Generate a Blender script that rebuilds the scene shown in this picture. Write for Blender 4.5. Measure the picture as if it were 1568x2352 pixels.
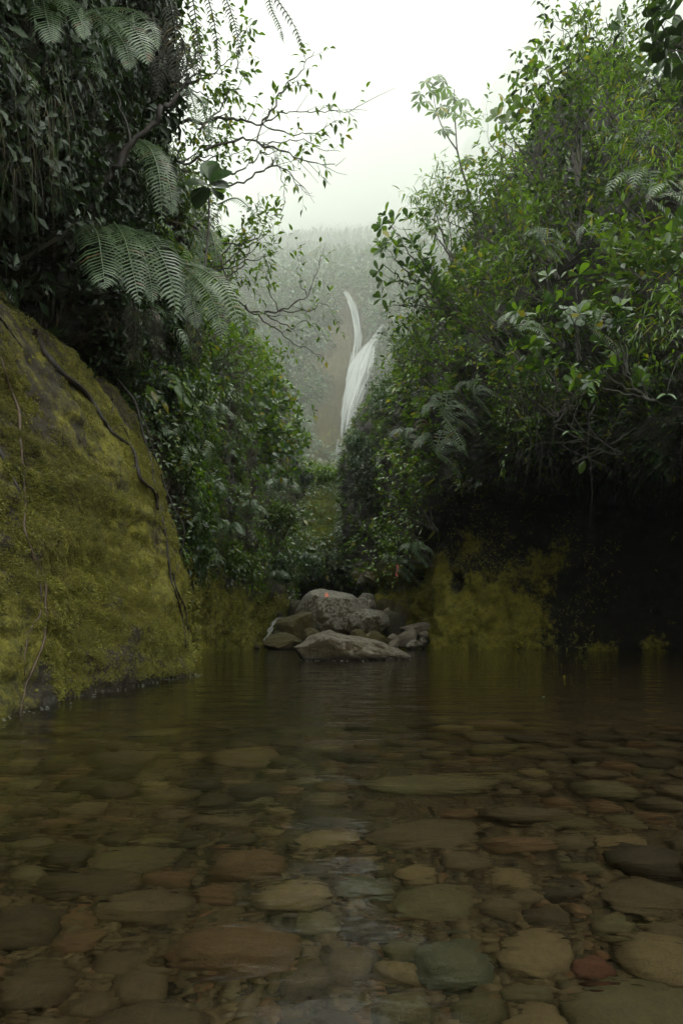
import bpy, math, random
import numpy as np
from mathutils import Vector, Matrix

# ---------------------------------------------------------------- clear, camera, light
for o in list(bpy.data.objects):
    bpy.data.objects.remove(o)
S = bpy.context.scene
C = S.collection
R = math.radians
FP, HY, CXP, CAMH = 1307.0, 1462.0, 784.0, 0.45      # focal length in reference pixels, horizon row, centre column, eye height

cam = bpy.data.cameras.new('camera')
cam.sensor_fit = 'VERTICAL'; cam.sensor_height = 36.0; cam.lens = 36.0 * FP / 2352.0
cam.shift_y = (HY - 1176.0) / 2352.0
cam.clip_start = 0.02; cam.clip_end = 20000
cam_o = bpy.data.objects.new('camera', cam); C.objects.link(cam_o)
cam_o.location = (0, 0, CAMH); cam_o.rotation_euler = (R(90), 0, 0)
S.camera = cam_o

SUN_EL, SUN_AZ = 76.0, 28.0           # degrees; azimuth from +Y towards +X
W = bpy.data.worlds.new('World'); S.world = W; W.use_nodes = True
nt = W.node_tree; nt.nodes.clear()
sky = nt.nodes.new('ShaderNodeTexSky'); sky.sky_type = 'NISHITA'; sky.sun_disc = False
sky.sun_elevation = R(SUN_EL); sky.sun_rotation = R(SUN_AZ)
sky.air_density = 2.0; sky.dust_density = 6.0; sky.ozone_density = 1.0
hs = nt.nodes.new('ShaderNodeHueSaturation'); hs.inputs['Saturation'].default_value = 0.15
mixw = nt.nodes.new('ShaderNodeMix'); mixw.data_type = 'RGBA'
mixw.inputs['Factor'].default_value = 0.85
mixw.inputs['B'].default_value = (9.9, 10.3, 9.7, 1)       # even white overcast cloud
bg = nt.nodes.new('ShaderNodeBackground'); bg.inputs['Strength'].default_value = 0.1
wo = nt.nodes.new('ShaderNodeOutputWorld')
nt.links.new(sky.outputs[0], hs.inputs['Color']); nt.links.new(hs.outputs[0], mixw.inputs['A'])
nt.links.new(mixw.outputs['Result'], bg.inputs['Color']); nt.links.new(bg.outputs[0], wo.inputs[0])

sl = bpy.data.lights.new('sun', 'SUN'); sl.energy = 1.5; sl.angle = R(50); sl.color = (1.0, 0.97, 0.9)
so = bpy.data.objects.new('sun', sl); C.objects.link(so)
so.rotation_euler = (R(-(90 - SUN_EL)), 0, R(-SUN_AZ)); so.location = (0, 30, 60)

S.view_settings.view_transform = 'Standard'; S.view_settings.look = 'None'
S.view_settings.gamma = 1.0; S.view_settings.use_curve_mapping = False
S.view_settings.exposure = 1.0
S.render.engine = 'CYCLES'
cy = S.cycles
cy.use_denoising = True; cy.denoising_prefilter = 'ACCURATE'; cy.use_adaptive_sampling = False
cy.max_bounces = 16; cy.diffuse_bounces = 4; cy.glossy_bounces = 3
cy.transmission_bounces = 6; cy.volume_bounces = 14; cy.transparent_max_bounces = 8
cy.sample_clamp_indirect = 6.0

# ---------------------------------------------------------------- helpers
def P(px, py, Y):
    """world point seen at reference pixel (px, py) at distance Y"""
    return Vector(((px - CXP) / FP * Y, Y, CAMH + (HY - py) / FP * Y))
def proj(v):
    v = np.asarray(v, float); Y = np.maximum(v[..., 1], 1e-3)
    return CXP + v[..., 0] / Y * FP, HY - (v[..., 2] - CAMH) / Y * FP
def under(px, py, zb):
    """point at height zb < 0 seen through the water surface at pixel (px, py)"""
    d = Vector(((px - CXP) / FP, 1.0, (HY - py) / FP)).normalized()
    t = CAMH / -d.z; s = Vector((0, 0, CAMH)) + d * t
    h = Vector((d.x, d.y, 0)); sn = h.length; h.normalize()
    st = sn / 1.33; ct = math.sqrt(1 - st * st)
    return s + Vector((h.x * st, h.y * st, -ct)) * (-zb / ct)

rng = random.Random(11)
nrg = np.random.default_rng(7)
_pt = np.random.default_rng(3).permutation(256); _pt = np.concatenate([_pt, _pt, _pt])
_gv = np.random.default_rng(4).normal(size=(256, 3)); _gv /= np.linalg.norm(_gv, axis=1)[:, None]
def pnoise(p):
    p = np.asarray(p, float); i = np.floor(p).astype(int); f = p - i; i &= 255
    u = f * f * f * (f * (f * 6 - 15) + 10); out = 0
    for dx in (0, 1):
        for dy in (0, 1):
            for dz in (0, 1):
                g = _gv[_pt[_pt[_pt[i[..., 0] + dx] + i[..., 1] + dy] + i[..., 2] + dz]]
                d = f - (dx, dy, dz)
                w = (u[..., 0] if dx else 1 - u[..., 0]) * (u[..., 1] if dy else 1 - u[..., 1]) * (u[..., 2] if dz else 1 - u[..., 2])
                out = out + w * (g * d).sum(-1)
    return out * 1.5
def fbm(p, oct=4, gain=0.5):
    p = np.asarray(p, float); a, s, t = 1.0, 0.0, 1.0
    for k in range(oct):
        s = s + a * pnoise(p * t + 17.3 * k); a *= gain; t *= 2.03
    return s

def tag(o, label=None, cat=None, group=None, kind=None):
    if label: o['label'] = label
    if cat: o['category'] = cat
    if group: o['group'] = group
    if kind: o['kind'] = kind
    return o
def link(name, me, parent=None, mat=None):
    o = bpy.data.objects.new(name, me); C.objects.link(o)
    if parent: o.parent = parent
    if mat and me is not None and not me.materials: me.materials.append(mat)
    return o
def empty(name, loc=(0, 0, 0)):
    o = bpy.data.objects.new(name, None); C.objects.link(o); o.location = loc
    o.empty_display_size = 0.1
    return o

class Geo:
    """collects pieces of mesh; build() links them as one object"""
    def __init__(s): s.v = []; s.f = []; s.n = 0
    def add(s, v, f):
        v = np.asarray(v, float); s.v.append(v); n = s.n
        s.f += [tuple(i + n for i in q) for q in f]; s.n += len(v)
    def mesh(s, name, mat=None, smooth=True):
        me = bpy.data.meshes.new(name)
        v = np.concatenate(s.v) if s.v else np.zeros((0, 3))
        me.from_pydata(v.tolist(), [], s.f)
        if smooth: me.polygons.foreach_set('use_smooth', [True] * len(me.polygons))
        if mat: me.materials.append(mat)
        me.update(); return me
    def build(s, name, mat=None, parent=None, smooth=True, origin=None):
        if origin is not None:
            o3 = np.array(origin, float); s.v = [a - o3 for a in s.v]
        o = link(name, s.mesh(name, mat, smooth), parent)
        if origin is not None: o.location = origin
        return o

def frame(y, up=(0, 0, 1)):
    """3x3 rotation whose local Y is y and whose local Z is as near up as can be"""
    y = np.asarray(y, float); y = y / (np.linalg.norm(y) + 1e-9)
    up = np.asarray(up, float); x = np.cross(y, up); l = np.linalg.norm(x)
    if l < 1e-4: x = np.cross(y, (0.3, 0.9, 0.1)); l = np.linalg.norm(x)
    x /= l; return np.stack([x, y, np.cross(x, y)], 1)

def smooth_path(pts, n):
    p = np.asarray([tuple(q) for q in pts], float)
    if len(p) < 3: 
        t = np.linspace(0, 1, n)[:, None]; return p[0] * (1 - t) + p[-1] * t
    q = np.concatenate([[2 * p[0] - p[1]], p, [2 * p[-1] - p[-2]]])
    t = np.linspace(0, len(p) - 1 - 1e-6, n); i = t.astype(int); f = (t - i)[:, None]
    a, b, c, d = q[i], q[i + 1], q[i + 2], q[i + 3]
    return 0.5 * (2 * b + (c - a) * f + (2 * a - 5 * b + 4 * c - d) * f ** 2 + (3 * b - a - 3 * c + d) * f ** 3)

def tube(g, pts, r0, r1, sides=5):
    p = np.asarray([tuple(q) for q in pts], float); n = len(p)
    t = np.gradient(p, axis=0); t /= np.linalg.norm(t, axis=1)[:, None] + 1e-9
    ref = np.array([0.31, 0.17, 0.93]); ref = np.where(np.abs(t @ ref)[:, None] > 0.95, np.array([0.9, 0.3, 0.1]), ref)
    a = np.cross(t, ref); a /= np.linalg.norm(a, axis=1)[:, None] + 1e-9; b = np.cross(t, a)
    r = np.linspace(r0, r1, n)
    if sides > 4: r = r * (1 + .38 * pnoise(p * (.12 / max(r0, .004)) + 3.3))
    an = np.arange(sides) * 2 * math.pi / sides
    v = p[:, None] + r[:, None, None] * (np.cos(an)[None, :, None] * a[:, None] + np.sin(an)[None, :, None] * b[:, None])
    f = [(i * sides + j, i * sides + (j + 1) % sides, (i + 1) * sides + (j + 1) % sides, (i + 1) * sides + j) for i in range(n - 1) for j in range(sides)]
    f.append(tuple(range((n - 1) * sides, n * sides)))
    g.add(v.reshape(-1, 3), f)

# ---------------------------------------------------------------- materials
class NT:
    def __init__(s, name):
        s.m = bpy.data.materials.new(name); s.m.use_nodes = True
        s.t = s.m.node_tree; s.t.nodes.clear()
        s.out = s.n('ShaderNodeOutputMaterial')
    def n(s, typ, ins=None, **kw):
        d = s.t.nodes.new(typ)
        for k, v in kw.items(): setattr(d, k, v)
        for k, v in (ins or {}).items():
            if hasattr(v, 'is_output') or isinstance(v, bpy.types.NodeSocket): s.t.links.new(v, d.inputs[k])
            else: d.inputs[k].default_value = v
        return d
    def noise(s, vec, scale, detail=4, rough=0.6, dist=0.0):
        return s.n('ShaderNodeTexNoise', {'Vector': vec, 'Scale': scale, 'Detail': detail, 'Roughness': rough, 'Distortion': dist}).outputs['Fac']
    def ramp(s, fac, stops):
        d = s.n('ShaderNodeValToRGB', {'Fac': fac}); e = d.color_ramp.elements
        while len(e) < len(stops): e.new(0.5)
        for i, (p, c) in enumerate(stops):
            e[i].position = p; e[i].color = (*c, 1) if not isinstance(c, (int, float)) else (c, c, c, 1)
        return d.outputs['Color']
    def mix(s, fac, a, b, blend='MIX'):
        d = s.n('ShaderNodeMix', data_type='RGBA', blend_type=blend)
        for k, v in (('Factor', fac), ('A', a), ('B', b)):
            if isinstance(v, bpy.types.NodeSocket): s.t.links.new(v, d.inputs[k] if k == 'Factor' else d.inputs[k])
            else: d.inputs[k].default_value = v if k == 'Factor' else ((*v, 1) if len(v) == 3 else v)
        return d.outputs['Result']
    def math(s, op, a, b=0.0, clamp=False):
        d = s.n('ShaderNodeMath', operation=op, use_clamp=clamp)
        for i, v in enumerate((a, b)):
            if isinstance(v, bpy.types.NodeSocket): s.t.links.new(v, d.inputs[i])
            else: d.inputs[i].default_value = v
        return d.outputs[0]
    def bump(s, h, strength, dist):
        return s.n('ShaderNodeBump', {'Height': h, 'Strength': strength, 'Distance': dist}).outputs[0]
    def done(s, bsdf, disp=None):
        s.t.links.new(bsdf, s.out.inputs['Surface']); return s.m

def leaf_mat(name, dark, light, odd=None, rough=0.38, trans=0.3, odd_amt=0.06, spec=1.0):
    """leaf with a colour that varies from leaf to leaf, a wet sheen and some light coming through"""
    k = NT(name)
    oi = k.n('ShaderNodeObjectInfo').outputs['Random']
    ge = k.n('ShaderNodeNewGeometry')
    r = k.math('FRACT', k.math('ADD', k.math('MULTIPLY', oi, 7.31), ge.outputs['Random Per Island']))
    big = k.noise(ge.outputs['Position'], 0.9, 3)
    f = k.math('ADD', k.math('MULTIPLY', r, 0.65), k.math('MULTIPLY', k.math('SUBTRACT', big, 0.3), 0.8), True)
    col = k.mix(k.math('POWER', f, 1.1), dark, light)
    if odd: col = k.mix(k.math('GREATER_THAN', r, 1 - odd_amt), col, odd)
    vein = k.noise(ge.outputs['Position'], 60, 2)
    col = k.mix(k.math('MULTIPLY', vein, 0.35), col, (0.02, 0.03, 0.012))
    pb = k.n('ShaderNodeBsdfPrincipled', {'Base Color': col, 'Roughness': rough, 'Specular IOR Level': spec})
    tcol = k.mix(1.0, col, (1.5, 1.55, 0.5), 'MULTIPLY')
    tr = k.n('ShaderNodeBsdfTranslucent', {'Color': tcol})
    mx = k.n('ShaderNodeMixShader', {'Fac': trans, 1: pb.outputs[0], 2: tr.outputs[0]})
    return k.done(mx.outputs[0])

M = {}
M['leaf_mid'] = leaf_mat('leaf_mid', (0.026, 0.058, 0.011), (0.175, 0.285, 0.050), (0.310, 0.295, 0.046), 0.22, 0.30)
M['leaf_bright'] = leaf_mat('leaf_bright', (0.060, 0.135, 0.014), (0.240, 0.400, 0.045), (0.341, 0.310, 0.046), 0.22, 0.42)
M['leaf_dark'] = leaf_mat('leaf_dark', (0.008, 0.018, 0.007), (0.042, 0.078, 0.024), None, 0.30, 0.2, spec=0.4)  # dark leaves, deepened further for the shade on the left bank
M['leaf_glossy'] = leaf_mat('leaf_glossy', (0.028, 0.070, 0.019), (0.101, 0.186, 0.046), None, 0.22, 0.25)
M['leaf_blue'] = leaf_mat('leaf_blue', (0.040, 0.085, 0.042), (0.150, 0.235, 0.110), None, 0.22, 0.28)
M['fern_shade'] = leaf_mat('fern_shade', (0.010, 0.018, 0.009), (0.045, 0.066, 0.032), (0.05, 0.035, 0.02), 0.4, 0.2, 0.1, spec=0.35)  # darker copy of the fern, with the undergrowth's shade in its colour
M['leaf_far'] = leaf_mat('leaf_far', (0.024, 0.044, 0.014), (0.130, 0.165, 0.055), (0.20, 0.18, 0.06), 0.45, 0.2, 0.06)
M['fern'] = leaf_mat('fern', (0.045, 0.090, 0.036), (0.185, 0.275, 0.125), (0.16, 0.12, 0.05), 0.30, 0.25, 0.05)
M['fern_dead'] = leaf_mat('fern_dead', (0.008, 0.007, 0.005), (0.038, 0.029, 0.019), (0.08, 0.05, 0.022), 0.5, 0.12, spec=0.25)  # dead brown fronds, darkened more to stand for shade under the overhang
M['grass'] = leaf_mat('grass', (0.022, 0.034, 0.009), (0.110, 0.135, 0.026), (0.10, 0.06, 0.03), 0.45, 0.3, 0.25, spec=0.3)
M['leaf_red'] = leaf_mat('leaf_red', (0.09, 0.045, 0.02), (0.20, 0.075, 0.03), (0.07, 0.12, 0.03), 0.4, 0.3, 0.4)
M['moss_bright'] = leaf_mat('moss_bright', (0.110, 0.118, 0.012), (0.480, 0.470, 0.045), None, 0.7, 0.2)
M['moss'] = leaf_mat('moss', (0.055, 0.058, 0.008), (0.400, 0.355, 0.034), None, 0.7, 0.2)

def bark_mat(name, a, b):
    k = NT(name); ge = k.n('ShaderNodeNewGeometry').outputs['Position']
    n1 = k.noise(ge, 14, 5); n2 = k.noise(ge, 60, 3)
    col = k.mix(k.ramp(n1, [(0.35, 0.0), (0.7, 1.0)]), a, b)
    pb = k.n('ShaderNodeBsdfPrincipled', {'Base Color': col, 'Roughness': 0.6, 'Normal': k.bump(n2, 0.6, 0.01)})
    return k.done(pb.outputs[0])
M['bark'] = bark_mat('bark', (0.030, 0.024, 0.018), (0.085, 0.075, 0.055))
M['bark_moss'] = bark_mat('bark_moss', (0.012, 0.011, 0.007), (0.038, 0.038, 0.013))
M['root'] = bark_mat('root', (0.012, 0.009, 0.006), (0.042, 0.030, 0.021))
M['root_pale'] = bark_mat('root_pale', (0.05, 0.034, 0.022), (0.16, 0.105, 0.065))

def cliff_mat(name, soil, soil2, moss1, moss2, rockc, sc=(1, 1, 1)):
    """wet rock and soil under patches of moss (vertex attribute 'moss': where moss grows)"""
    k = NT(name); pos = k.n('ShaderNodeMapping', {'Vector': k.n('ShaderNodeNewGeometry').outputs['Position'], 'Scale': sc}).outputs[0]
    n1 = k.noise(pos, 1.1, 6, 0.65); n2 = k.noise(pos, 5, 6, 0.7); n3 = k.noise(pos, 34, 5, 0.7); n4 = k.noise(pos, 120, 3, 0.7)
    so_ = k.mix(n2, soil, soil2); so_ = k.mix(k.ramp(n1, [(0.5, 0.0), (0.72, 1.0)]), so_, rockc)
    mo = k.mix(k.ramp(k.math('ADD', k.math('MULTIPLY', n2, 0.5), k.math('MULTIPLY', n3, 0.5)), [(0.38, 0.0), (0.62, 1.0)]), moss1, moss2)
    mk = k.n('ShaderNodeAttribute', attribute_name='moss').outputs['Fac']
    fac = k.ramp(k.math('ADD', mk, k.math('MULTIPLY', k.math('SUBTRACT', k.mix(0.5, n1, n2), 0.5), 1.6)), [(0.42, 0.0), (0.60, 1.0)])
    col = k.mix(fac, so_, mo)
    h = k.math('ADD', k.math('ADD', k.math('MULTIPLY', n2, 0.9), k.math('MULTIPLY', n3, 0.45)), k.math('MULTIPLY', n4, 0.2))
    pb = k.n('ShaderNodeBsdfPrincipled', {'Base Color': col, 'Roughness': 0.75, 'Normal': k.bump(h, 0.9, 0.10 / sc[2])})
    return k.done(pb.outputs[0])
M['cliff_left'] = cliff_mat('cliff_left', (0.034, 0.027, 0.014), (0.075, 0.058, 0.030), (0.060, 0.060, 0.010), (0.32, 0.29, 0.028), (0.034, 0.036, 0.026))
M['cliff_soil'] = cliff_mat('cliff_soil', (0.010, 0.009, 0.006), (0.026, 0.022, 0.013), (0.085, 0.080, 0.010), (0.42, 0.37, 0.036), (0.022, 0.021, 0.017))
M['cliff_fall'] = cliff_mat('cliff_fall', (0.035, 0.030, 0.010), (0.170, 0.135, 0.042), (0.080, 0.100, 0.010), (0.25, 0.28, 0.018), (0.150, 0.110, 0.050), (.16, .16, .05))
M['bank'] = cliff_mat('bank', (0.050, 0.040, 0.022), (0.11, 0.085, 0.045), (0.16, 0.18, 0.022), (0.46, 0.48, 0.050), (0.10, 0.075, 0.042))
M['hill'] = cliff_mat('hill', (0.025, 0.034, 0.016), (0.05, 0.06, 0.026), (0.03, 0.05, 0.012), (0.06, 0.08, 0.02), (0.04, 0.045, 0.025), (.05, .05, .05))

# ---------------------------------------------------------------- terrain sheets
def cr_axis(A, n, axis):
    A = np.moveaxis(A, axis, 0); k = len(A)
    q = np.concatenate([[2 * A[0] - A[1]], A, [2 * A[-1] - A[-2]]])
    t = np.linspace(0, k - 1 - 1e-6, n); i = t.astype(int); f = (t - i).reshape(-1, *([1] * (A.ndim - 1)))
    a, b, c, d = q[i], q[i + 1], q[i + 2], q[i + 3]
    r = 0.5 * (2 * b + (c - a) * f + (2 * a - 5 * b + 4 * c - d) * f ** 2 + (3 * b - a - 3 * c + d) * f ** 3)
    return np.moveaxis(r, 0, axis)
def normals(V):
    du = np.gradient(V, axis=0); dv = np.gradient(V, axis=1)
    n = np.cross(du, dv); return n / (np.linalg.norm(n, axis=-1)[..., None] + 1e-9)
class Sheet:
    """a terrain surface lofted through a grid of points, roughened by noise along its normals"""
    def __init__(s, grid, nu, nv, rough, flip=False, seed=0.0):
        A = np.array([[tuple(p) for p in row] for row in grid], float)
        V = cr_axis(cr_axis(A, nu, 0), nv, 1)
        for amp, sc, octs in rough:
            N = normals(V) * (-1 if flip else 1)
            V = V + N * (amp * fbm(V * sc + seed, octs))[..., None]
        s.V = V; s.N = normals(V) * (-1 if flip else 1); s.flip = flip
    def build(s, name, mat, moss=None):
        nu, nv = s.V.shape[:2]; idx = np.arange(nu * nv).reshape(nu, nv)
        q = np.stack([idx[:-1, :-1], idx[1:, :-1], idx[1:, 1:], idx[:-1, 1:]], -1).reshape(-1, 4)
        if s.flip: q = q[:, ::-1]
        me = bpy.data.meshes.new(name); me.from_pydata(s.V.reshape(-1, 3).tolist(), [], q.tolist())
        me.polygons.foreach_set('use_smooth', [True] * len(me.polygons)); me.materials.append(mat)
        if moss is not None:
            at = me.attributes.new('moss', 'FLOAT', 'POINT'); at.data.foreach_set('value', np.clip(moss, 0, 1).reshape(-1).astype(np.float32))
        return tag(link(name, me), kind='structure')
    def sample(s, n, dens=None, seed=1):
        """n random points (position, normal) on the sheet, dens(V) weighting where"""
        r = np.random.default_rng(seed); V = s.V
        a = V[1:, :-1] - V[:-1, :-1]; b = V[:-1, 1:] - V[:-1, :-1]
        w = np.linalg.norm(np.cross(a, b), axis=-1)
        if dens is not None: w = w * np.clip(dens((V[:-1, :-1] + V[1:, 1:]) / 2), 0, None)
        w = w.reshape(-1); k = r.choice(len(w), n, p=w / w.sum())
        i, j = np.unravel_index(k, (V.shape[0] - 1, V.shape[1] - 1)); u = r.random((n, 1)); v = r.random((n, 1))
        p = V[i, j] * (1 - u) * (1 - v) + V[i + 1, j] * u * (1 - v) + V[i, j + 1] * (1 - u) * v + V[i + 1, j + 1] * u * v
        return p, s.N[i, j]
# ---------------------------------------------------------------- haze and water
def box_mesh(name, lo, hi):
    v = [(x, y, z) for x in (lo[0], hi[0]) for y in (lo[1], hi[1]) for z in (lo[2], hi[2])]
    f = [(0, 1, 3, 2), (4, 6, 7, 5), (0, 4, 5, 1), (2, 3, 7, 6), (0, 2, 6, 4), (1, 5, 7, 3)]
    me = bpy.data.meshes.new(name); me.from_pydata(v, [], f); return me
FS = 8.0                                                    # how far off the head of the gorge and the clouded hills are
HAZE_TOP = 640 * FS
hz = link('haze', box_mesh('haze', (-260 * FS, -60, -3.2), (420 * FS, 860 * FS, HAZE_TOP)))
k = NT('haze'); pv = k.n('ShaderNodeVolumePrincipled', {'Color': (0.985, 0.995, 0.98, 1), 'Density': 0.0072 / FS, 'Anisotropy': 0.6})
k.t.links.new(pv.outputs[0], k.out.inputs['Volume']); hz.data.materials.append(k.m); tag(hz, kind='stuff')

k = NT('pool_water')
pos = k.n('ShaderNodeNewGeometry').outputs['Position']
mp = k.n('ShaderNodeMapping', {'Vector': pos, 'Scale': (0.8, 1.5, 1.0)}).outputs[0]
w1 = k.noise(mp, 2.2, 2, 0.5); w2 = k.noise(mp, 9.0, 2, 0.55, 0.4); w3 = k.noise(mp, 32, 2, 0.5)
h = k.math('ADD', k.math('ADD', k.math('MULTIPLY', w1, 1.0), k.math('MULTIPLY', w2, 0.22)), k.math('MULTIPLY', w3, 0.035))
wb = k.bump(h, 1.0, 0.022)
pb = k.n('ShaderNodeBsdfPrincipled', {'Base Color': (0.96, 0.96, 0.90, 1), 'Roughness': 0.0, 'IOR': 1.33, 'Transmission Weight': 1.0, 'Normal': wb})
va = k.n('ShaderNodeVolumeAbsorption', {'Color': (0.66, 0.60, 0.34, 1), 'Density': 0.9}); k.t.links.new(va.outputs[0], k.out.inputs['Volume'])
M['water'] = k.done(pb.outputs[0])
wm = box_mesh('water', (-16, -9, -2.6), (26, 42, 0))
tag(link('water', wm, None, M['water']), kind='structure')

k = NT('riverbed'); pos = k.n('ShaderNodeNewGeometry').outputs['Position']
n1 = k.noise(pos, 6, 6); n2 = k.n('ShaderNodeTexVoronoi', {'Vector': pos, 'Scale': 26.0}).outputs['Color']
n2 = k.n('ShaderNodeSeparateColor', {0: n2}).outputs[0]
col = k.mix(k.math('ADD', k.math('MULTIPLY', n1, 0.5), k.math('MULTIPLY', n2, 0.5)), (0.035, 0.026, 0.015), (0.12, 0.085, 0.045))
pb = k.n('ShaderNodeBsdfPrincipled', {'Base Color': col, 'Roughness': 0.9, 'Normal': k.bump(k.noise(pos, 40, 4), 0.8, 0.02)})
M['bed'] = k.done(pb.outputs[0])
def bed_z(x, y):
    x = np.asarray(x, float); y = np.asarray(y, float)
    z = -0.28 - 0.055 * np.clip(y, 0, 1.5) - 0.10 * np.clip(y - 1.5, 0, 8) + 0.05 * np.clip(x, -2, 4)
    return z + 0.05 * fbm(np.stack([x * 0.7, y * 0.7, 0 * x], -1), 3)
gx = np.concatenate([np.linspace(-16, -4, 20), np.linspace(-3.9, 6, 110), np.linspace(6.2, 26, 30)]); gy = np.concatenate([np.linspace(-9, 0, 20), np.linspace(0.1, 7, 90), np.linspace(7.3, 42, 50)])
X, Y = np.meshgrid(gx, gy, indexing='ij')
bed = Sheet([[(0, 0, 0)] * 2] * 2, 2, 2, []); bed.V = np.stack([X, Y, bed_z(X, Y)], -1); bed.flip = False
bed.build('riverbed', M['bed'])

# ---------------------------------------------------------------- cliffs
sm01 = lambda x, a, b: np.clip((np.asarray(x) - a) / (b - a), 0, 1)
def col(Y, pts, lean=0.0):
    return [P(p[0], p[1], (p[2] if len(p) > 2 else Y) * (1 + lean * max(0, 1380 - p[1]) / 500.0)) for p in pts]

# mossy slab of the left bank, from behind the camera to the corner where it turns away
zs = [-0.8, 0.0, 0.5, 1.1, 1.8, 2.4, 3.0, 3.4, 3.7]
ln = [0.03, 0, -0.05, -0.12, -0.25, -0.40, -0.64, -1.0, -2.0]
cb = [(-2.6, -5), (-2.25, -1.0), (-2.04, 1.2), (-1.98, 3.2), (-1.93, 4.6), (-1.85, 5.7), (-1.79, 6.45), (-1.92, 6.95), (-2.7, 7.5), (-4.2, 8.3)]
A = Sheet([[(x + l, y + 0.05 * z, z) for z, l in zip(zs, ln)] for x, y in cb], 420, 190,
          [(0.11, 0.8, 3), (0.050, np.array([1.3, 1.3, 4.5]), 4), (0.034, 3.0, 4), (0.022, 9.0, 4)], flip=False, seed=2.0)
zA = A.V[..., 2]
mossA = 0.60 + 0.45 * fbm(A.V * 0.75 + 5, 4) - 0.25 * np.clip((zA - 2.2) / 1.2, 0, 1) - 0.35 * np.clip((0.35 - zA) / 0.35, 0, 1)  # moss thins near the top; overhang shade put in as barer, darker rock
A.build('left_cliff', M['cliff_left'], mossA)

# overgrown overhang above it
def prof(dx=0.0, lip=4.0, dy=0.0):
    return [(-3.9 + dx, 3.0), (-3.3 + dx, 3.35 + (lip - 4) * .6), (-2.75 + dx, lip - .1), (-2.5 + dx, lip + .35), (-2.4 + dx, 5.2), (-2.2 + dx, 6.8), (-1.9 + dx, 8.5), (-1.75 + dx, 10.0), (-2.2 + dx, 11.5), (-4.5 + dx, 12.8), (-10 + dx, 13.5)]  # top above the view kept tall to shade the face below
grid = []
for y, dx, lip in ((-7, -4.5, 4.2), (-2, -3.5, 4.2), (1.0, -2.2, 4.0), (3.0, -0.5, 3.9), (4.6, -0.1, 3.8), (5.8, 0.0, 3.6), (6.7, -0.15, 3.5), (7.4, -0.8, 3.4), (8.2, -2.2, 3.4), (9.2, -5, 3.4)):  # columns behind the camera drawn back to let light reach the slab
    grid.append([(x, y, z) for x, z in prof(dx, lip)])
B = Sheet(grid, 150, 150, [(0.25, 0.6, 3), (0.08, 2.2, 4)], seed=5.0)
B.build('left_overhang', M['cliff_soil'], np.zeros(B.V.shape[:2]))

# left side of the gorge further up, with a second mossy wall at its foot
Lc = [(8.7, [(150, 1700), (150, 1530), (150, 1300), (150, 1100), (150, 900), (170, 700), (210, 520), (250, 420), (0, 330, 11)]),
      (8.75, [(425, 1700), (425, 1534), (395, 1300), (375, 1100), (360, 900), (370, 700), (400, 520), (370, 380), (100, 250, 10)]),
      (10.5, [(434, 1640), (434, 1518), (425, 1330), (412, 1150), (405, 950), (415, 780), (440, 600), (420, 470), (150, 330, 13)]),
      (14, [(440, 1600), (442, 1504), (455, 1350), (460, 1150), (470, 950), (490, 780), (490, 650), (440, 560), (180, 450, 18)]),
      (17.5, [(505, 1590), (510, 1496), (505, 1350), (525, 1150), (535, 950), (555, 830), (540, 730), (480, 660), (200, 550, 22)]),
      (21, [(580, 1580), (582, 1490), (565, 1380), (575, 1200), (570, 1010), (580, 890), (575, 800), (520, 730), (250, 620, 27)]),
      (25, [(615, 1570), (618, 1485), (620, 1380), (625, 1210), (608, 1060), (612, 940), (600, 860), (570, 790), (300, 700, 32)]),
      (30, [(660, 1560), (662, 1479), (668, 1380), (648, 1230), (640, 1090), (640, 990), (620, 910), (590, 840), (300, 740, 38)]),
      (37, [(640, 1550), (650, 1460), (655, 1370), (650, 1230), (660, 1100), (665, 1000), (640, 920), (570, 850), (300, 760, 46)]),
      (58, [(530, 1550), (540, 1450), (530, 1370), (510, 1230), (480, 1150), (440, 1100), (400, 1060), (300, 1020), (100, 980, 70)]),  # hidden from here on, flared outward to let sky reach the bank
      (110, [(430, 1550), (440, 1440), (430, 1370), (410, 1260), (380, 1200), (340, 1160), (300, 1120), (200, 1080), (0, 1040, 130)])]
Lg = Sheet([col(y, p, 0.34 * sm01(y, 9, 18) + .25 * sm01(y, 22, 32)) for y, p in Lc], 260, 240, [(0.30, 0.35, 3), (0.22, np.array([.9, .9, .22]), 3), (0.18, 1.3, 4), (0.05, 5, 3)], seed=9.0)
pxL, pyL = proj(Lg.V)
mossL = 0.75 * np.clip((2.6 - Lg.V[..., 2]) / 1.2, 0, 1) + 0.2
Lg.build('gorge_wall', M['cliff_left'], mossL)

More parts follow.
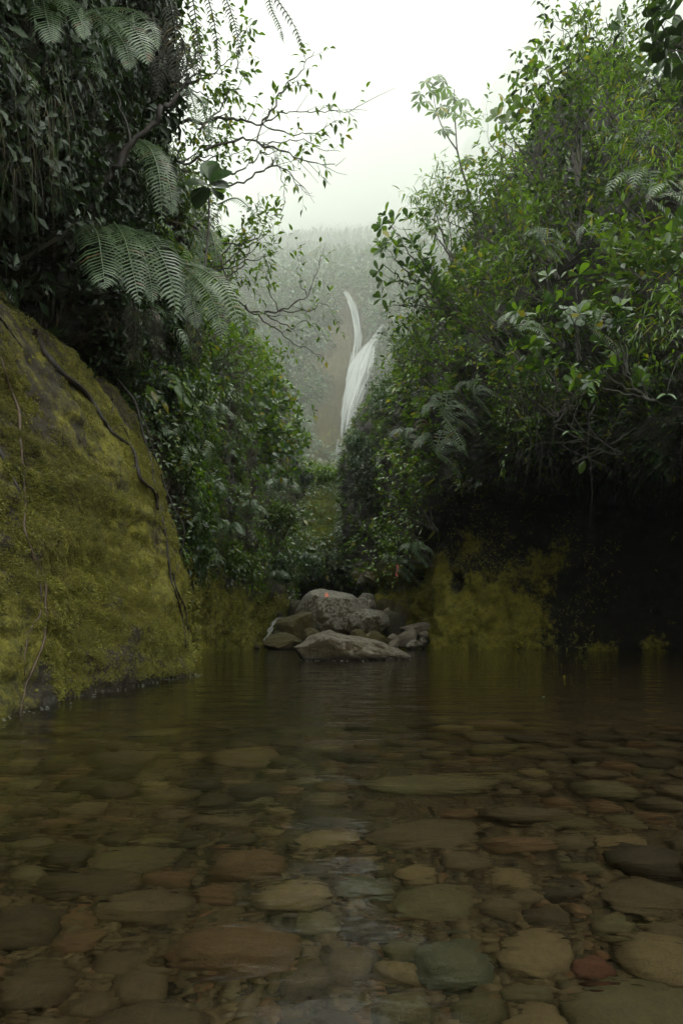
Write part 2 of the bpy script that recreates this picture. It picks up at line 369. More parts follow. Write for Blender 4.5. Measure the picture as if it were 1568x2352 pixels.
# right bank: undercut wall, roof of the undercut, lip, overgrown slope above
Rc = [(110, [(870, 1560), (875, 1470), (880, 1420), (880, 1370), (870, 1340), (850, 1310), (840, 1190), (850, 1040), (890, 910), (940, 810), (1060, 720, 130)]),
      (56, [(950, 1560), (955, 1472), (960, 1420), (970, 1370), (980, 1340), (980, 1310), (990, 1220), (1020, 1150), (1060, 1100), (1120, 1050), (1250, 1000, 70)]),  # hidden stretch, spread outward to open the bank to skylight
      (33, [(840, 1560), (845, 1479), (850, 1420), (850, 1370), (845, 1340), (820, 1310, 32), (806, 1190, 32.5), (816, 1040, 33.5), (872, 910, 35.5), (920, 810, 38), (1000, 720, 45)]),
      (27, [(955, 1570), (957, 1483), (950, 1430), (940, 1380), (940, 1345), (905, 1305, 26), (865, 1180, 26.5), (870, 1000, 27.5), (915, 870, 29), (965, 790, 32), (1060, 700, 38)]),
      (22.5, [(980, 1580), (985, 1488), (1000, 1400), (1012, 1300), (1025, 1210), (985, 1190, 20.5), (955, 1030, 21), (950, 890, 22), (965, 790, 24), (1000, 730, 27), (1100, 660, 34)]),
      (21, [(1080, 1590), (1082, 1490), (1085, 1400), (1090, 1310), (1100, 1180), (1085, 1080, 17), (1075, 950, 17.5), (1065, 790, 19), (1075, 650, 21), (1115, 560, 24), (1230, 450, 30)]),
      (20, [(1200, 1590), (1202, 1491), (1205, 1390), (1210, 1290), (1215, 1150), (1215, 1045, 14.5), (1210, 900, 15), (1185, 680, 16.5), (1195, 500, 18.5), (1245, 350, 22), (1350, 230, 28)]),
      (19, [(1360, 1590), (1362, 1493), (1365, 1390), (1370, 1280), (1370, 1130), (1370, 1030, 12.5), (1365, 860, 12.8), (1350, 590, 14), (1350, 340, 16), (1400, 130, 20), (1500, -20, 26)]),
      (17, [(1590, 1600), (1592, 1497), (1595, 1390), (1600, 1270), (1600, 1120), (1600, 1040, 10.5), (1595, 830, 10.8), (1590, 500, 12), (1600, 170, 14), (1640, -120, 18), (1740, -320, 24)]),
      (13, [(1950, 1660), (1955, 1507), (1960, 1390), (1960, 1250), (1960, 1100), (1960, 1040, 8.5), (1950, 800, 8.6), (1940, 420, 9.5), (1940, -30, 11), (1980, -450, 14), (2100, -850, 20)])]
g = [col(y, p, 0.30 * sm01(y, 20.5, 27) + .25 * sm01(y, 26, 34)) for y, p in Rc]
for c_ in g:
    for v in c_[7:]: v.z = min(v.z, 19.5 + .12 * (v.z - 19.5)) if v.x < 10.5 else min(v.z, 12 + .15 * (v.z - 12))  # upper parts beyond the view flattened to let more skylight in
last = g[-1]
low = lambda z: z if z < 3 else 3 + (z - 3) * 0.12
g.append([Vector((v.x + 1.0, v.y - 7, low(v.z))) for v in last]); g.append([Vector((v.x + 2, v.y - 22, low(v.z))) for v in last])  # unseen end behind the camera kept low so sky lights the slab
Rg = Sheet(g, 380, 300, [(0.35, 0.33, 3), (0.26, np.array([.9, .9, .22]), 3), (0.26, 1.1, 4), (0.06, 4.5, 4)], flip=True, seed=13.0)
pxR, pyR = proj(Rg.V)
mossR_shade = 0.80 * np.clip((5.0 - Rg.V[..., 2]) / 2.2, 0, 1) * np.clip((1500 + 300 * fbm(Rg.V * .35, 3) - pxR) / 420, 0.0, 1) + 0.1 + .25 * pnoise(Rg.V * .6 + 4)  # moss fades out to the right, darkening the hollow by colour
Rg.build('right_cliff', M['cliff_soil'], mossR_shade)

# head of the gorge: cliff with the fall, mossy bank below it, forested hill fading into the cloud above
xs = [430, 540, 610, 660, 705, 745, 785, 825, 865, 920, 1000, 1150]
rows = [(py, Y * FS) for py, Y in [(1570, 20), (1480, 20), (1400, 20.5), (1330, 21), (1240, 21.6), (1140, 22.5), (1085, 23.5), (1030, 25), (900, 28), (800, 31), (720, 35), (668, 42), (640, 66), (618, 105), (596, 160), (574, 235), (550, 320), (530, 400), (512, 475), (501, 620), (491, 800)]]
def wf(x, py, Y):
    d = Y
    if py < 1060: d += {785: 1.0, 825: 1.6, 745: 0.5, 865: -0.5, 920: -3.0, 1000: -6, 1150: -8, 660: -1.0, 610: -3.5, 540: -6, 430: -8}.get(x, 0) * (Y / (14 * FS))
    else: d += {785: 0.8, 825: -0.6, 865: -1.5, 920: -3, 1000: -5, 1150: -6, 660: -0.5, 610: -2, 540: -4, 430: -6, 745: 0.3}.get(x, 0)
    return P(x, py, d)
E = Sheet([[wf(x, py, y) for py, y in rows] for x in xs], 220, 300, [(1.3 * FS, .07 / FS, 3), (.35 * FS, .4 / FS, 4), (.09 * FS, 2.0 / FS, 4)], seed=21.0)
E.V[..., 2] += sm01(E.V[..., 1], 90 * FS, 300 * FS) * 12 * FS * fbm(E.V * np.array([.012, .006, 0]) / FS + 3, 4)
pxE, pyE = proj(E.V)
mossE = 0.30 + 0.45 * np.clip(1 - np.abs(pyE - 1190) / 110, 0, 1) + 0.12 * np.clip((pyE - 950) / 80, 0, 1)
E.build('waterfall_cliff', M['cliff_fall'], mossE)

# mossy bank across the gorge, under the cliff: a dark hollow at its foot, bushes along its top
hx = [540, 600, 650, 690, 730, 770, 810, 850, 900, 980]
hd = [-4, -2.5, -1.2, 0, .5, 1.0, -.3, -1.5, -3, -5]
H = Sheet([[P(x, py, Y + d) for py, Y in ((1570, 41), (1478, 41), (1400, 41.5), (1345, 41), (1318, 37.5), (1285, 37), (1225, 41), (1160, 47), (1125, 51), (1095, 55), (1072, 62), (1070, 78), (1085, 130))] for x, d in zip(hx, hd)], 150, 200, [(.5, .16, 3), (.18, .7, 4), (.05, 3, 3)], seed=41.0)
pxH, pyH = proj(H.V)
mossH = sm01(pyH, 1120, 1150) * (1 - sm01(pyH, 1250, 1290)) * .75 + .12
H.build('mossy_bank', M['bank'], mossH)

# misty ridge on the right and shoulder on the left
rid = []
for x0, Y0 in [(a, b * .3 * FS) for a, b in ((0, 1050), (60, 930), (140, 780), (260, 620), (420, 460), (640, 340))]:
    rid.append([P(880 + x0 * .6, 640, Y0 * .62), P(960 + x0 * .7, 560, Y0 * .72), P(1030 + x0 * .8, 470, Y0 * .8), P(1085 + x0, 370, Y0 * .86), P(1135 + x0, 240, Y0 * .91), P(1165 + x0, 140, Y0 * .95), P(1200 + x0, 20, Y0), P(1240 + x0, -120, Y0)])
Gr = Sheet(rid, 80, 100, [(7 * FS, .018 / FS, 4), (2 * FS, .1 / FS, 3)], seed=31.0)
Gr.V[..., 2] = np.minimum(Gr.V[..., 2], HAZE_TOP - 8 * FS + 0.02 * (Gr.V[..., 2] - HAZE_TOP))
Gr.build('misty_ridge', M['hill'], np.full(Gr.V.shape[:2], 0.4))

# ---------------------------------------------------------------- rocks
def rock_mat(name, c1, c2, c3, mossc, moss_amt, nzw=0.25):
    k = NT(name); tc = k.n('ShaderNodeTexCoord').outputs['Object']; ge = k.n('ShaderNodeNewGeometry')
    rnd = k.n('ShaderNodeObjectInfo').outputs['Random']
    off = k.n('ShaderNodeVectorMath', {0: tc, 1: k.n('ShaderNodeCombineXYZ', {0: k.math('MULTIPLY', rnd, 40.0)}).outputs[0]}, operation='ADD').outputs[0]
    n1 = k.noise(off, 2.2, 6, 0.65); n2 = k.noise(off, 9, 6, 0.7); n3 = k.noise(off, 45, 4, 0.7)
    c = k.mix(k.ramp(n1, [(0.35, 0.0), (0.65, 1.0)]), c1, c2); c = k.mix(k.ramp(n2, [(0.5, 0.0), (0.7, 1.0)]), c, c3)
    nz = k.n('ShaderNodeSeparateXYZ', {0: ge.outputs['Normal']}).outputs[2]
    f = k.math('ADD', k.math('MULTIPLY', nz, nzw), k.math('ADD', k.math('MULTIPLY', n1, 0.7), k.math('MULTIPLY', n2, 0.5)))
    f = k.ramp(f, [(1.02 - moss_amt, 0.0), (1.14 - moss_amt, 1.0)])
    mc = k.mix(n3, tuple(0.5 * v for v in mossc), tuple(1.4 * v for v in mossc))
    c = k.mix(f, c, mc)
    wz = k.n('ShaderNodeSeparateXYZ', {0: ge.outputs['Position']}).outputs[2]
    wet = k.ramp(k.math('ADD', wz, k.math('MULTIPLY', k.math('SUBTRACT', n2, 0.5), 0.12)), [(0.03, 0.35), (0.13, 1.0)])
    c = k.mix(1.0, c, wet, 'MULTIPLY')
    hh = k.math('ADD', k.math('MULTIPLY', n2, 1.0), k.math('MULTIPLY', n3, 0.5))
    pb = k.n('ShaderNodeBsdfPrincipled', {'Base Color': c, 'Roughness': 0.48, 'Normal': k.bump(hh, 1.0, 0.12)})
    return k.done(pb.outputs[0])
M['rock_grey'] = rock_mat('rock_grey', (0.21, 0.19, 0.145), (0.50, 0.47, 0.39), (0.10, 0.08, 0.05), (0.085, 0.066, 0.022), 0.51, -0.12)
M['rock_front'] = rock_mat('rock_front', (0.17, 0.14, 0.095), (0.42, 0.37, 0.29), (0.095, 0.07, 0.042), (0.075, 0.055, 0.020), 0.58, -0.14)
M['rock_moss'] = rock_mat('rock_moss', (0.09, 0.07, 0.04), (0.16, 0.12, 0.065), (0.06, 0.047, 0.028), (0.10, 0.080, 0.020), 0.66)
M['rock_tan'] = rock_mat('rock_tan', (0.22, 0.18, 0.125), (0.31, 0.26, 0.19), (0.14, 0.11, 0.075), (0.08, 0.07, 0.025), 0.2)
M['rock_dark'] = rock_mat('rock_dark', (0.05, 0.043, 0.032), (0.085, 0.072, 0.05), (0.035, 0.03, 0.022), (0.06, 0.056, 0.016), 0.5)
import bmesh
def ico(sub):
    bm = bmesh.new(); bmesh.ops.create_icosphere(bm, subdivisions=sub, radius=1.0)
    v = np.array([x.co[:] for x in bm.verts]); f = [tuple(q.index for q in p.verts) for p in bm.faces]; bm.free(); return v, f
ICO = {k: ico(k) for k in (3, 4, 5, 6)}
def rock_geo(size, seed, sub=5, rough=0.16, cuts=7, round_=0.0, warp=None):
    v, f = ICO[sub]; v = v.copy(); r = np.random.default_rng(seed)
    for _ in range(cuts):                                   # planes that slice facets off
        n = r.normal(size=3); n /= np.linalg.norm(n); d = r.uniform(0.5, 0.85)
        e = v @ n - d; v = v - np.where(e > 0, e * (0.85 - round_), 0)[:, None] * n
    off = r.uniform(-50, 50, 3)
    v = v * (1 + rough * fbm(v * 1.1 + off, 3))[:, None]; v = v * (1 + 0.45 * rough * fbm(v * 3.0 + off, 3))[:, None] * (1 + 0.22 * rough * fbm(v * 9 + off, 4))[:, None]
    m = np.abs(v).max(0); v = v / m * (np.array(size) / 2)
    if warp: v = warp(v)
    return v, f
def rock(label, box, Y, mat, seed, depth=0.8, bury=0.15, rot=0.0, rough=0.12, cuts=14, sub=5, warp=None, name='boulder', cat='boulder'):
    """boulder that fills pixel box (x0, y0, x1, y1) at distance Y"""
    a = P(box[0], box[1], Y); b = P(box[2], box[3], Y); w = b.x - a.x; hgt = (a.z - b.z) * (1 + bury)
    g = Geo(); v, f = rock_geo((w, w * depth, hgt), seed, sub, rough, cuts, warp=warp)
    g.add(v, f); o = g.build(name, M[mat]); o.location = ((a.x + b.x) / 2, Y + w * depth * 0.25, a.z - hgt / 2)
    return tag(o, label, cat, 'boulders across the stream')
def front_warp(v):
    w = v[:, 0].max(); u = v[:, 0] / w
    pk = np.where(u < -0.2, 1 - ((-0.2 - u) / 0.8) ** 1.6 * 0.75, 1 - ((u + 0.2) / 1.2) ** 0.78 * 0.95)
    v = v.copy(); v[:, 2] = np.where(v[:, 2] > 0, v[:, 2] / np.sqrt(np.maximum(1 - u * u, 0.12)) * np.clip(pk, 0.03, 1) * 0.94, v[:, 2]); h0 = v[:, 2].min(); v[:, 2] = np.where(v[:, 2] > 0, v[:, 2] * (-h0 / v[:, 2].max()), v[:, 2]); return v
rk = rock('low ridged boulder rising from the pool in front of all others', (626, 1443, 952, 1583), 11.1, 'rock_front', 4, 0.7, 0.0, rough=0.10, cuts=5, sub=6, warp=front_warp)
big = rock('largest grey boulder with an orange paint spot near its top', (676, 1342, 838, 1462), 23, 'rock_grey', 19, 0.8, 0.2, cuts=5, sub=6, rough=.06)
rock('grey boulder behind the large one, peeking out at its right', (806, 1361, 876, 1420), 25, 'rock_grey', 23, 1.0, 0.3)
rock('slanting grey boulder right of the large one, above the low ridge', (792, 1397, 900, 1468), 21, 'rock_grey', 37, 0.8, 0.2, cuts=9)
rock('brown mossy boulder leaning against the left of the large one', (632, 1398, 735, 1475), 20.5, 'rock_moss', 41, 0.9, 0.2)
rock('flat brown mossy rock at the waterline left of the low ridge', (588, 1451, 694, 1505), 19.2, 'rock_moss', 43, 0.8, 0.1)
rock('dark mossy boulder right of the slanting grey one', (876, 1403, 942, 1466), 22, 'rock_dark', 47, 0.9, 0.2)
rock('long flat tan slab lying against the foot of the right cliff', (918, 1426, 992, 1452), 21.5, 'rock_tan', 53, 0.7, 0.3)
rock('dark rock wedged under the flat tan slab', (938, 1440, 990, 1482), 21.8, 'rock_dark', 57, 0.7, 0.2)
rock('tan tilted rock below the flat slab', (912, 1443, 964, 1484), 19.5, 'rock_tan', 59, 0.8, 0.15)
rock('rounded mossy stone behind the tail of the low ridge', (839, 1447, 892, 1480), 18.6, 'rock_moss', 61, 0.9, 0.2, sub=4)
rock('olive stone between the slanting boulder and the low ridge', (799, 1445, 848, 1474), 18.8, 'rock_moss', 67, 0.9, 0.2, sub=4)
rock('small pale stone left of the tan tilted rock', (887, 1451, 924, 1476), 19.6, 'rock_tan', 71, 0.8, 0.2, sub=4)
rock('pale flat stone at the waterline below the tan tilted rock', (892, 1469, 920, 1487), 18.5, 'rock_tan', 73, 0.9, 0.3, sub=4)
rock('dark jagged stone at the waterline beside the right cliff', (932, 1467, 973, 1490), 19, 'rock_grey', 79, 0.9, 0.3, sub=4)
rock('dark wet stone just behind the tail of the low ridge', (852, 1469, 890, 1490), 18, 'rock_dark', 83, 0.9, 0.3, sub=4)
rock('tiny white stone perched right of the slanting boulder', (880, 1394, 900, 1412), 22.4, 'rock_tan', 89, 0.9, 0.3, sub=4)
rock('mossy block beyond the boulders at the right', (856, 1368, 912, 1420), 27.5, 'rock_moss', 97, 0.9, 0.3)
rock('dark block in the shade beyond the mossy block', (898, 1360, 925, 1420), 28.5, 'rock_dark', 101, 0.9, 0.3, sub=4)
rock('dark rock in the shade behind the left of the large boulder', (650, 1376, 705, 1430), 25, 'rock_dark', 103, 0.9, 0.3)
rock('small dark rock beside the left cascade', (622, 1441, 652, 1476), 22, 'rock_dark', 107, 0.9, 0.3, sub=4)
rock('dark rock above the left cascade', (612, 1404, 660, 1424), 25, 'rock_dark', 109, 0.9, 0.3, sub=4)
for lab, box, Y, mt, sd in (('small tan stone wedged under the long flat slab', (960, 1446, 984, 1464), 20.5, 'rock_tan', 201), ('grey cobble at the waterline right of the tan tilted rock', (958, 1462, 980, 1482), 20, 'rock_grey', 202), ('brown cobble between the olive stone and the rounded mossy stone', (838, 1452, 856, 1470), 19.4, 'rock_tan', 203),
                            ('low dark stone behind the pale flat stone', (905, 1462, 935, 1480), 20, 'rock_dark', 204), ('brown mossy rock on the right of the mossy block', (905, 1385, 940, 1420), 25.5, 'rock_moss', 205), ('flat brown rock at the foot of the leaning mossy boulder', (690, 1440, 740, 1470), 19.6, 'rock_moss', 206), ('small wet stone at the left waterline', (572, 1476, 596, 1492), 20.5, 'rock_dark', 207), ('grey stone left of the leaning mossy boulder', (640, 1430, 668, 1458), 21.5, 'rock_grey', 208)):
    rock(lab, box, Y, mt, sd, 0.9, 0.3, sub=4)
# pale flecks standing in for glints at the slab and boulder waterline
fg = Geo(); fr_ = random.Random(8); wl = []
for i in range(A.V.shape[0]):
    zz = A.V[i, :, 2]; q = np.where((zz[:-1] < 0) & (zz[1:] >= 0))[0]
    if len(q) and 2.2 < A.V[i, q[-1], 1] < 7: wl.append(A.V[i, q[-1] + 1])
rv_ = np.array([rk.matrix_world @ v.co if False else rk.location + v.co for v in rk.data.vertices]); rim = rv_[(np.abs(rv_[:, 2]) < .03) & (rv_[:, 1] < rk.location.y)]
for pts, n_, sc, off in ((np.array(wl), 120, .7, (.05, -.01)), (rim, 24, 1.2, (0, -.08))):
    for _ in range(n_):
        p = pts[fr_.randrange(len(pts))]; r_ = fr_.uniform(.003, .010) * sc; x, y = p[0] + off[0] * fr_.random() ** 2 * 2, p[1] + off[1] * fr_.random() * 2
        fg.add([(x + r_ * math.cos(a) * 1.8, y + r_ * math.sin(a), .0015) for a in (0, 1.05, 2.1, 3.14, 4.2, 5.2)] + [(x, y, .0015 + r_ * .5)], [(j, (j + 1) % 6, 6) for j in range(6)])
k = NT('glint_flecks'); M['glint_flecks'] = k.done(k.n('ShaderNodeBsdfPrincipled', {'Base Color': (.26, .27, .22, 1), 'Roughness': .3}).outputs[0])
tag(fg.build('glint_flecks', M['glint_flecks']), 'pale flecks standing in for glints along the waterline of the mossy slab and the low ridged boulder', kind='stuff')
# orange paint mark on the largest boulder
bpy.context.view_layer.update()
dg = bpy.context.evaluated_depsgraph_get()
def on_object(o, px, py):
    inv = o.matrix_world.inverted(); a = inv @ Vector((0, 0, CAMH)); b = inv @ P(px, py, 10)
    ok, loc, nor, _ = o.ray_cast(a, (b - a).normalized()); return (loc, nor) if ok else (None, None)
g = Geo(); pts = []; f = []
for i in range(14):
    a = i / 14 * 2 * math.pi; rr = 5.2 * (1 + 0.22 * math.sin(3 * a + 1) + 0.12 * math.cos(5 * a))
    loc, nor = on_object(big, 750 + rr * 0.85 * math.cos(a), 1367 + rr * math.sin(a)); pts.append(loc + nor * 0.012)
loc, nor = on_object(big, 750, 1367); pts.append(loc + nor * 0.014)
g.add([tuple(p) for p in pts], [(14, (i + 1) % 14, i) for i in range(14)])
k = NT('orange_paint'); pb = k.n('ShaderNodeBsdfPrincipled', {'Base Color': k.mix(k.noise(k.n('ShaderNodeNewGeometry').outputs['Position'], 18, 3), (0.75, 0.16, 0.07), (0.55, 0.20, 0.12)), 'Roughness': 0.6}); M['paint'] = k.done(pb.outputs[0])
g.build('paint_mark', M['paint'], big)

# ---------------------------------------------------------------- stones on the bed of the pool
def stone_mat(name, c1, c2):
    k = NT(name); tc = k.n('ShaderNodeTexCoord').outputs['Object']; rnd = k.n('ShaderNodeObjectInfo').outputs['Random']
    off = k.n('ShaderNodeVectorMath', {0: tc, 1: k.n('ShaderNodeCombineXYZ', {0: k.math('MULTIPLY', rnd, 50.0)}).outputs[0]}, operation='ADD').outputs[0]
    n1 = k.noise(off, 5, 4); n2 = k.noise(off, 28, 5, 0.7)
    c = k.mix(rnd, c1, c2); c = k.mix(k.ramp(n1, [(0.35, 0.0), (0.7, 0.55)]), c, tuple(v * 0.45 for v in c1)); c = k.mix(k.ramp(n2, [(0.45, 0.0), (0.75, 0.5)]), c, tuple(min(1, v * 1.5) for v in c2))
    pb = k.n('ShaderNodeBsdfPrincipled', {'Base Color': c, 'Roughness': 0.8, 'Normal': k.bump(n2, 0.5, 0.01)}); return k.done(pb.outputs[0])
M['st_brown'] = stone_mat('stone_brown', (0.090, 0.066, 0.037), (0.144, 0.106, 0.060))
M['st_orange'] = stone_mat('stone_orange', (0.135, 0.080, 0.040), (0.165, 0.100, 0.052))
M['st_red'] = stone_mat('stone_red', (0.135, 0.055, 0.034), (0.15, 0.06, 0.038))
M['st_green'] = stone_mat('stone_green', (0.098, 0.096, 0.062), (0.11, 0.107, 0.07))
M['st_olive'] = stone_mat('stone_olive', (0.107, 0.090, 0.045), (0.135, 0.112, 0.056))
M['st_tan'] = stone_mat('stone_tan', (0.180, 0.130, 0.068), (0.198, 0.144, 0.076))
M['st_dark'] = stone_mat('stone_dark', (0.050, 0.037, 0.024), (0.081, 0.059, 0.033))
stone_mesh = []
for i in range(14):
    g = Geo(); v, f = rock_geo((1, 1, 1), 300 + i, 3 if i > 4 else 4, 0.12, 1 + i % 3, round_=0.5); g.add(v, f); stone_mesh.append(g.mesh('stone'))
GS = 'stones lying on the bed of the pool'
placed = []
def stone(label, px, py, wpx, asp, hh, mat, i, rz=0.0):
    p = under(px, py, -0.22); p.z = float(bed_z(p.x, p.y)); p = under(px, py, p.z + 0.06)
    w = wpx / FP * math.hypot(p.y, 0.22); me = stone_mesh[i % 14].copy(); me.materials.clear(); me.materials.append(M[mat])
    o = link('stone', me); hz_ = min(w * hh, 0.30); o.scale = (w, w * asp, hz_); o.rotation_euler = (0.06 * math.sin(i * 7), 0.06 * math.cos(i * 5), rz)
    o.location = (p.x, p.y, min(float(bed_z(p.x, p.y)) + hz_ * 0.28, -0.06 - hz_ / 2)); placed.append((p.x, p.y, w * 0.5)); return tag(o, label, 'stone', GS)
for a in [
    ('large orange brown oval stone under the water near the bottom left', 545, 2160, 320, 0.62, 0.42, 'st_orange', 0, 0.15),
    ('round grey green stone under the water next to a tan one', 1040, 2190, 178, 0.95, 0.72, 'st_green', 1, 0.2),
    ('angular tan stone right of the round grey green stone', 1225, 2165, 180, 0.8, 0.5, 'st_tan', 2, 0.3),
    ('only red stone, small and round under the water', 1360, 2195, 92, 0.9, 0.75, 'st_red', 3, 0.0),
    ('big tan stone at the right edge, beyond the red stone', 1520, 2185, 215, 0.9, 0.5, 'st_tan', 4, 0.6),
    ('biggest stone, smooth and olive, in the bottom right corner', 1490, 2330, 380, 0.75, 0.42, 'st_olive', 5, -0.1),
    ('long oval brown stone just beyond the reddish oval one', 1200, 1862, 215, 0.6, 0.42, 'st_brown', 6, 0.0),
    ('reddish brown oval stone with dark shade along its near side', 1190, 1925, 168, 0.55, 0.5, 'st_orange', 7, 0.0),
    ('flat tapering brown stone right of the long oval one', 1310, 1882, 130, 0.6, 0.35, 'st_olive', 8, -0.2),
    ('four cornered tan stone by itself at the right', 1422, 1915, 115, 0.7, 0.35, 'st_tan', 9, 0.2),
    ('broad flat olive stone in the middle of the foreground', 1000, 2052, 200, 0.8, 0.32, 'st_olive', 10, 0.3),
    ('flat grey stone under the white reflection of the waterfall', 835, 2020, 140, 0.7, 0.35, 'st_green', 11, 0.0),
    ('wide angular brown slab pointing right', 975, 1902, 280, 0.55, 0.22, 'st_brown', 12, 0.1),
    ('longest slab with a black shaded near edge', 980, 1795, 340, 0.4, 0.20, 'st_olive', 13, 0.05),
    ('large brown stone at the left with shadow below', 335, 2065, 240, 0.7, 0.42, 'st_brown', 0, 0.3),
    ('big dark stone cut by the left edge', 55, 2105, 190, 0.9, 0.5, 'st_dark', 1, 0.5),
    ('long low dark stone at the left', 210, 2005, 245, 0.5, 0.30, 'st_dark', 2, 0.05),
    ('tilted olive stone above the large brown one', 320, 1955, 190, 0.6, 0.35, 'st_olive', 3, 0.3),
    ('narrow brown stone left of the middle, far out', 510, 1872, 175, 0.5, 0.32, 'st_brown', 4, 0.0),
    ('huge dark brown stone at the bottom edge, left', 350, 2350, 290, 0.8, 0.5, 'st_brown', 5, 0.0),
    ('dark stone at the bottom edge, in the middle', 720, 2345, 290, 0.7, 0.35, 'st_dark', 6, 0.1),
    ('small olive stone touching the round grey green one from below', 1100, 2285, 130, 0.8, 0.6, 'st_olive', 7, 0.1),
    ('flat stone far out at the right, rising alone', 1318, 1720, 118, 0.6, 0.35, 'st_brown', 8, 0.0),
    ('broad brown stone at the right edge above the tan one', 1490, 2040, 210, 0.7, 0.3, 'st_brown', 9, 0.1),
    ('small tan stone with flat top in the gravel', 1172, 1998, 92, 0.8, 0.45, 'st_tan', 10, 0.1),
    ('pale flat slab left of the wide angular slab', 745, 1915, 175, 0.6, 0.25, 'st_tan', 11, 0.5),
    ('small orange stone at the far left of the shallows', 278, 1862, 92, 0.6, 0.4, 'st_orange', 12, 0.0),
    ('small reddish stone left of the large brown one', 180, 2090, 95, 0.7, 0.45, 'st_orange', 13, 0.0),
    ('brown wedge above the large orange brown stone', 400, 1990, 130, 0.6, 0.4, 'st_orange', 5, 0.2)]:
    stone(*a)
rs = random.Random(5); kinds = ['st_brown', 'st_brown', 'st_olive', 'st_dark', 'st_tan', 'st_brown', 'st_olive', 'st_orange', 'st_dark']
mcache = {}
def stone_var(i, m):
    if (i, m) not in mcache:
        me = stone_mesh[i].copy(); me.materials.clear(); me.materials.append(M[m]); mcache[i, m] = me
    return mcache[i, m]
cand = []
for _ in range(12000):
    px = rs.uniform(-500, 2080); py = 1640 + 720 * rs.random() ** 0.75; p = under(px, py, -0.25)
    cand.append((p.x, p.y, min(.15, abs(rs.gauss(0, 1)) ** 1.6 * 0.040 + 0.038) + 0.010 * p.y))
n = 0; extra = []
for x, y, r_ in cand:
    if any((x - a) ** 2 + (y - b) ** 2 < (0.84 * (r_ + c)) ** 2 for a, b, c in placed): continue
    placed.append((x, y, r_ * 0.85)); extra.append((x, y, r_))
def shows(c): q = proj(np.array([c[0], c[1] * 1.0, -.1])); return abs(q[0] - 784) < 840
extra.sort(key=lambda c: (not shows(c), c[1] / c[2]))
lab = {'st_brown': 'brown rounded stone among many on the bed of the pool', 'st_olive': 'olive rounded stone among many on the bed of the pool', 'st_dark': 'dark rounded stone among many on the bed of the pool',
       'st_tan': 'small tan stone among many on the bed of the pool', 'st_orange': 'small rusty stone among many on the bed of the pool'}
gs = Geo()
for i, (x, y, r_) in enumerate(extra):
    m = rs.choice(kinds); z = float(bed_z(x, y)); sc = (2 * r_, 2 * r_ * rs.uniform(.55, .9), 2 * r_ * rs.uniform(.5, .8)); zz = min(z + sc[2] * 0.25, -0.05 - sc[2] / 2); rz = rs.uniform(-.5, .5)
    if i < 300 - 29 and shows((x, y)):
        o = link('stone', stone_var(rs.randrange(14), m)); o.scale = sc; o.rotation_euler = (rs.uniform(-.1, .1), rs.uniform(-.1, .1), rz); o.location = (x, y, zz); tag(o, lab[m], 'stone', GS)
    else:
        v, f = ICO[3][0] * 0.5, ICO[3][1]; me = stone_mesh[5 + rs.randrange(9)]; v = np.array([q.co[:] for q in me.vertices]); f = [tuple(q.vertices) for q in me.polygons]
        c, s = math.cos(rz), math.sin(rz); v = v * sc; v = np.stack([v[:, 0] * c - v[:, 1] * s + x, v[:, 0] * s + v[:, 1] * c + y, v[:, 2] + zz], 1); gs.add(v, f)
pebg = gs
for _ in range(6400):
    px = rs.uniform(-500, 2080); py = 1660 + 700 * rs.random(); p = under(px, py, -0.25); r_ = rs.uniform(0.010, 0.024) * (1 + .1 * p.y)
    v, f = ICO[3]; v = v[:12] if False else v
    zc = float(bed_z(p.x, p.y)); b8, f8 = np.array([[-1, 0, 0], [1, 0, 0], [0, -1, 0], [0, 1, 0], [0, 0, -.6], [0, 0, .6], [.6, .6, .3], [-.6, .6, .3], [.6, -.6, .3], [-.6, -.6, .3]], float), [(5, 8, 6), (5, 6, 7), (5, 7, 9), (5, 9, 8), (1, 6, 8), (3, 7, 6), (0, 9, 7), (2, 8, 9), (1, 3, 6), (3, 0, 7), (0, 2, 9), (2, 1, 8)]
    a = rs.uniform(0, 6.28); c, s = math.cos(a), math.sin(a); q = b8 * r_ * np.array([1, rs.uniform(.6, 1), .8]); pebg.add(np.stack([q[:, 0] * c - q[:, 1] * s + p.x, q[:, 0] * s + q[:, 1] * c + p.y, q[:, 2] + zc + r_ * .3], 1), f8)
k = NT('pebbles'); ge = k.n('ShaderNodeNewGeometry'); ri = ge.outputs['Random Per Island']
cc = k.ramp(ri, [(0.0, (0.055, 0.042, 0.026)), (0.3, (0.13, 0.09, 0.045)), (0.55, (0.17, 0.12, 0.06)), (0.8, (0.12, 0.10, 0.055)), (1.0, (0.21, 0.105, 0.05))])
pb = k.n('ShaderNodeBsdfPrincipled', {'Base Color': k.mix(k.math('MULTIPLY', k.noise(ge.outputs['Position'], 25, 4), 0.6), cc, (0.04, 0.03, 0.018)), 'Roughness': 0.8}); M['pebbles'] = k.done(pb.outputs[0])
tag(pebg.build('pebbles', M['pebbles']), kind='stuff')
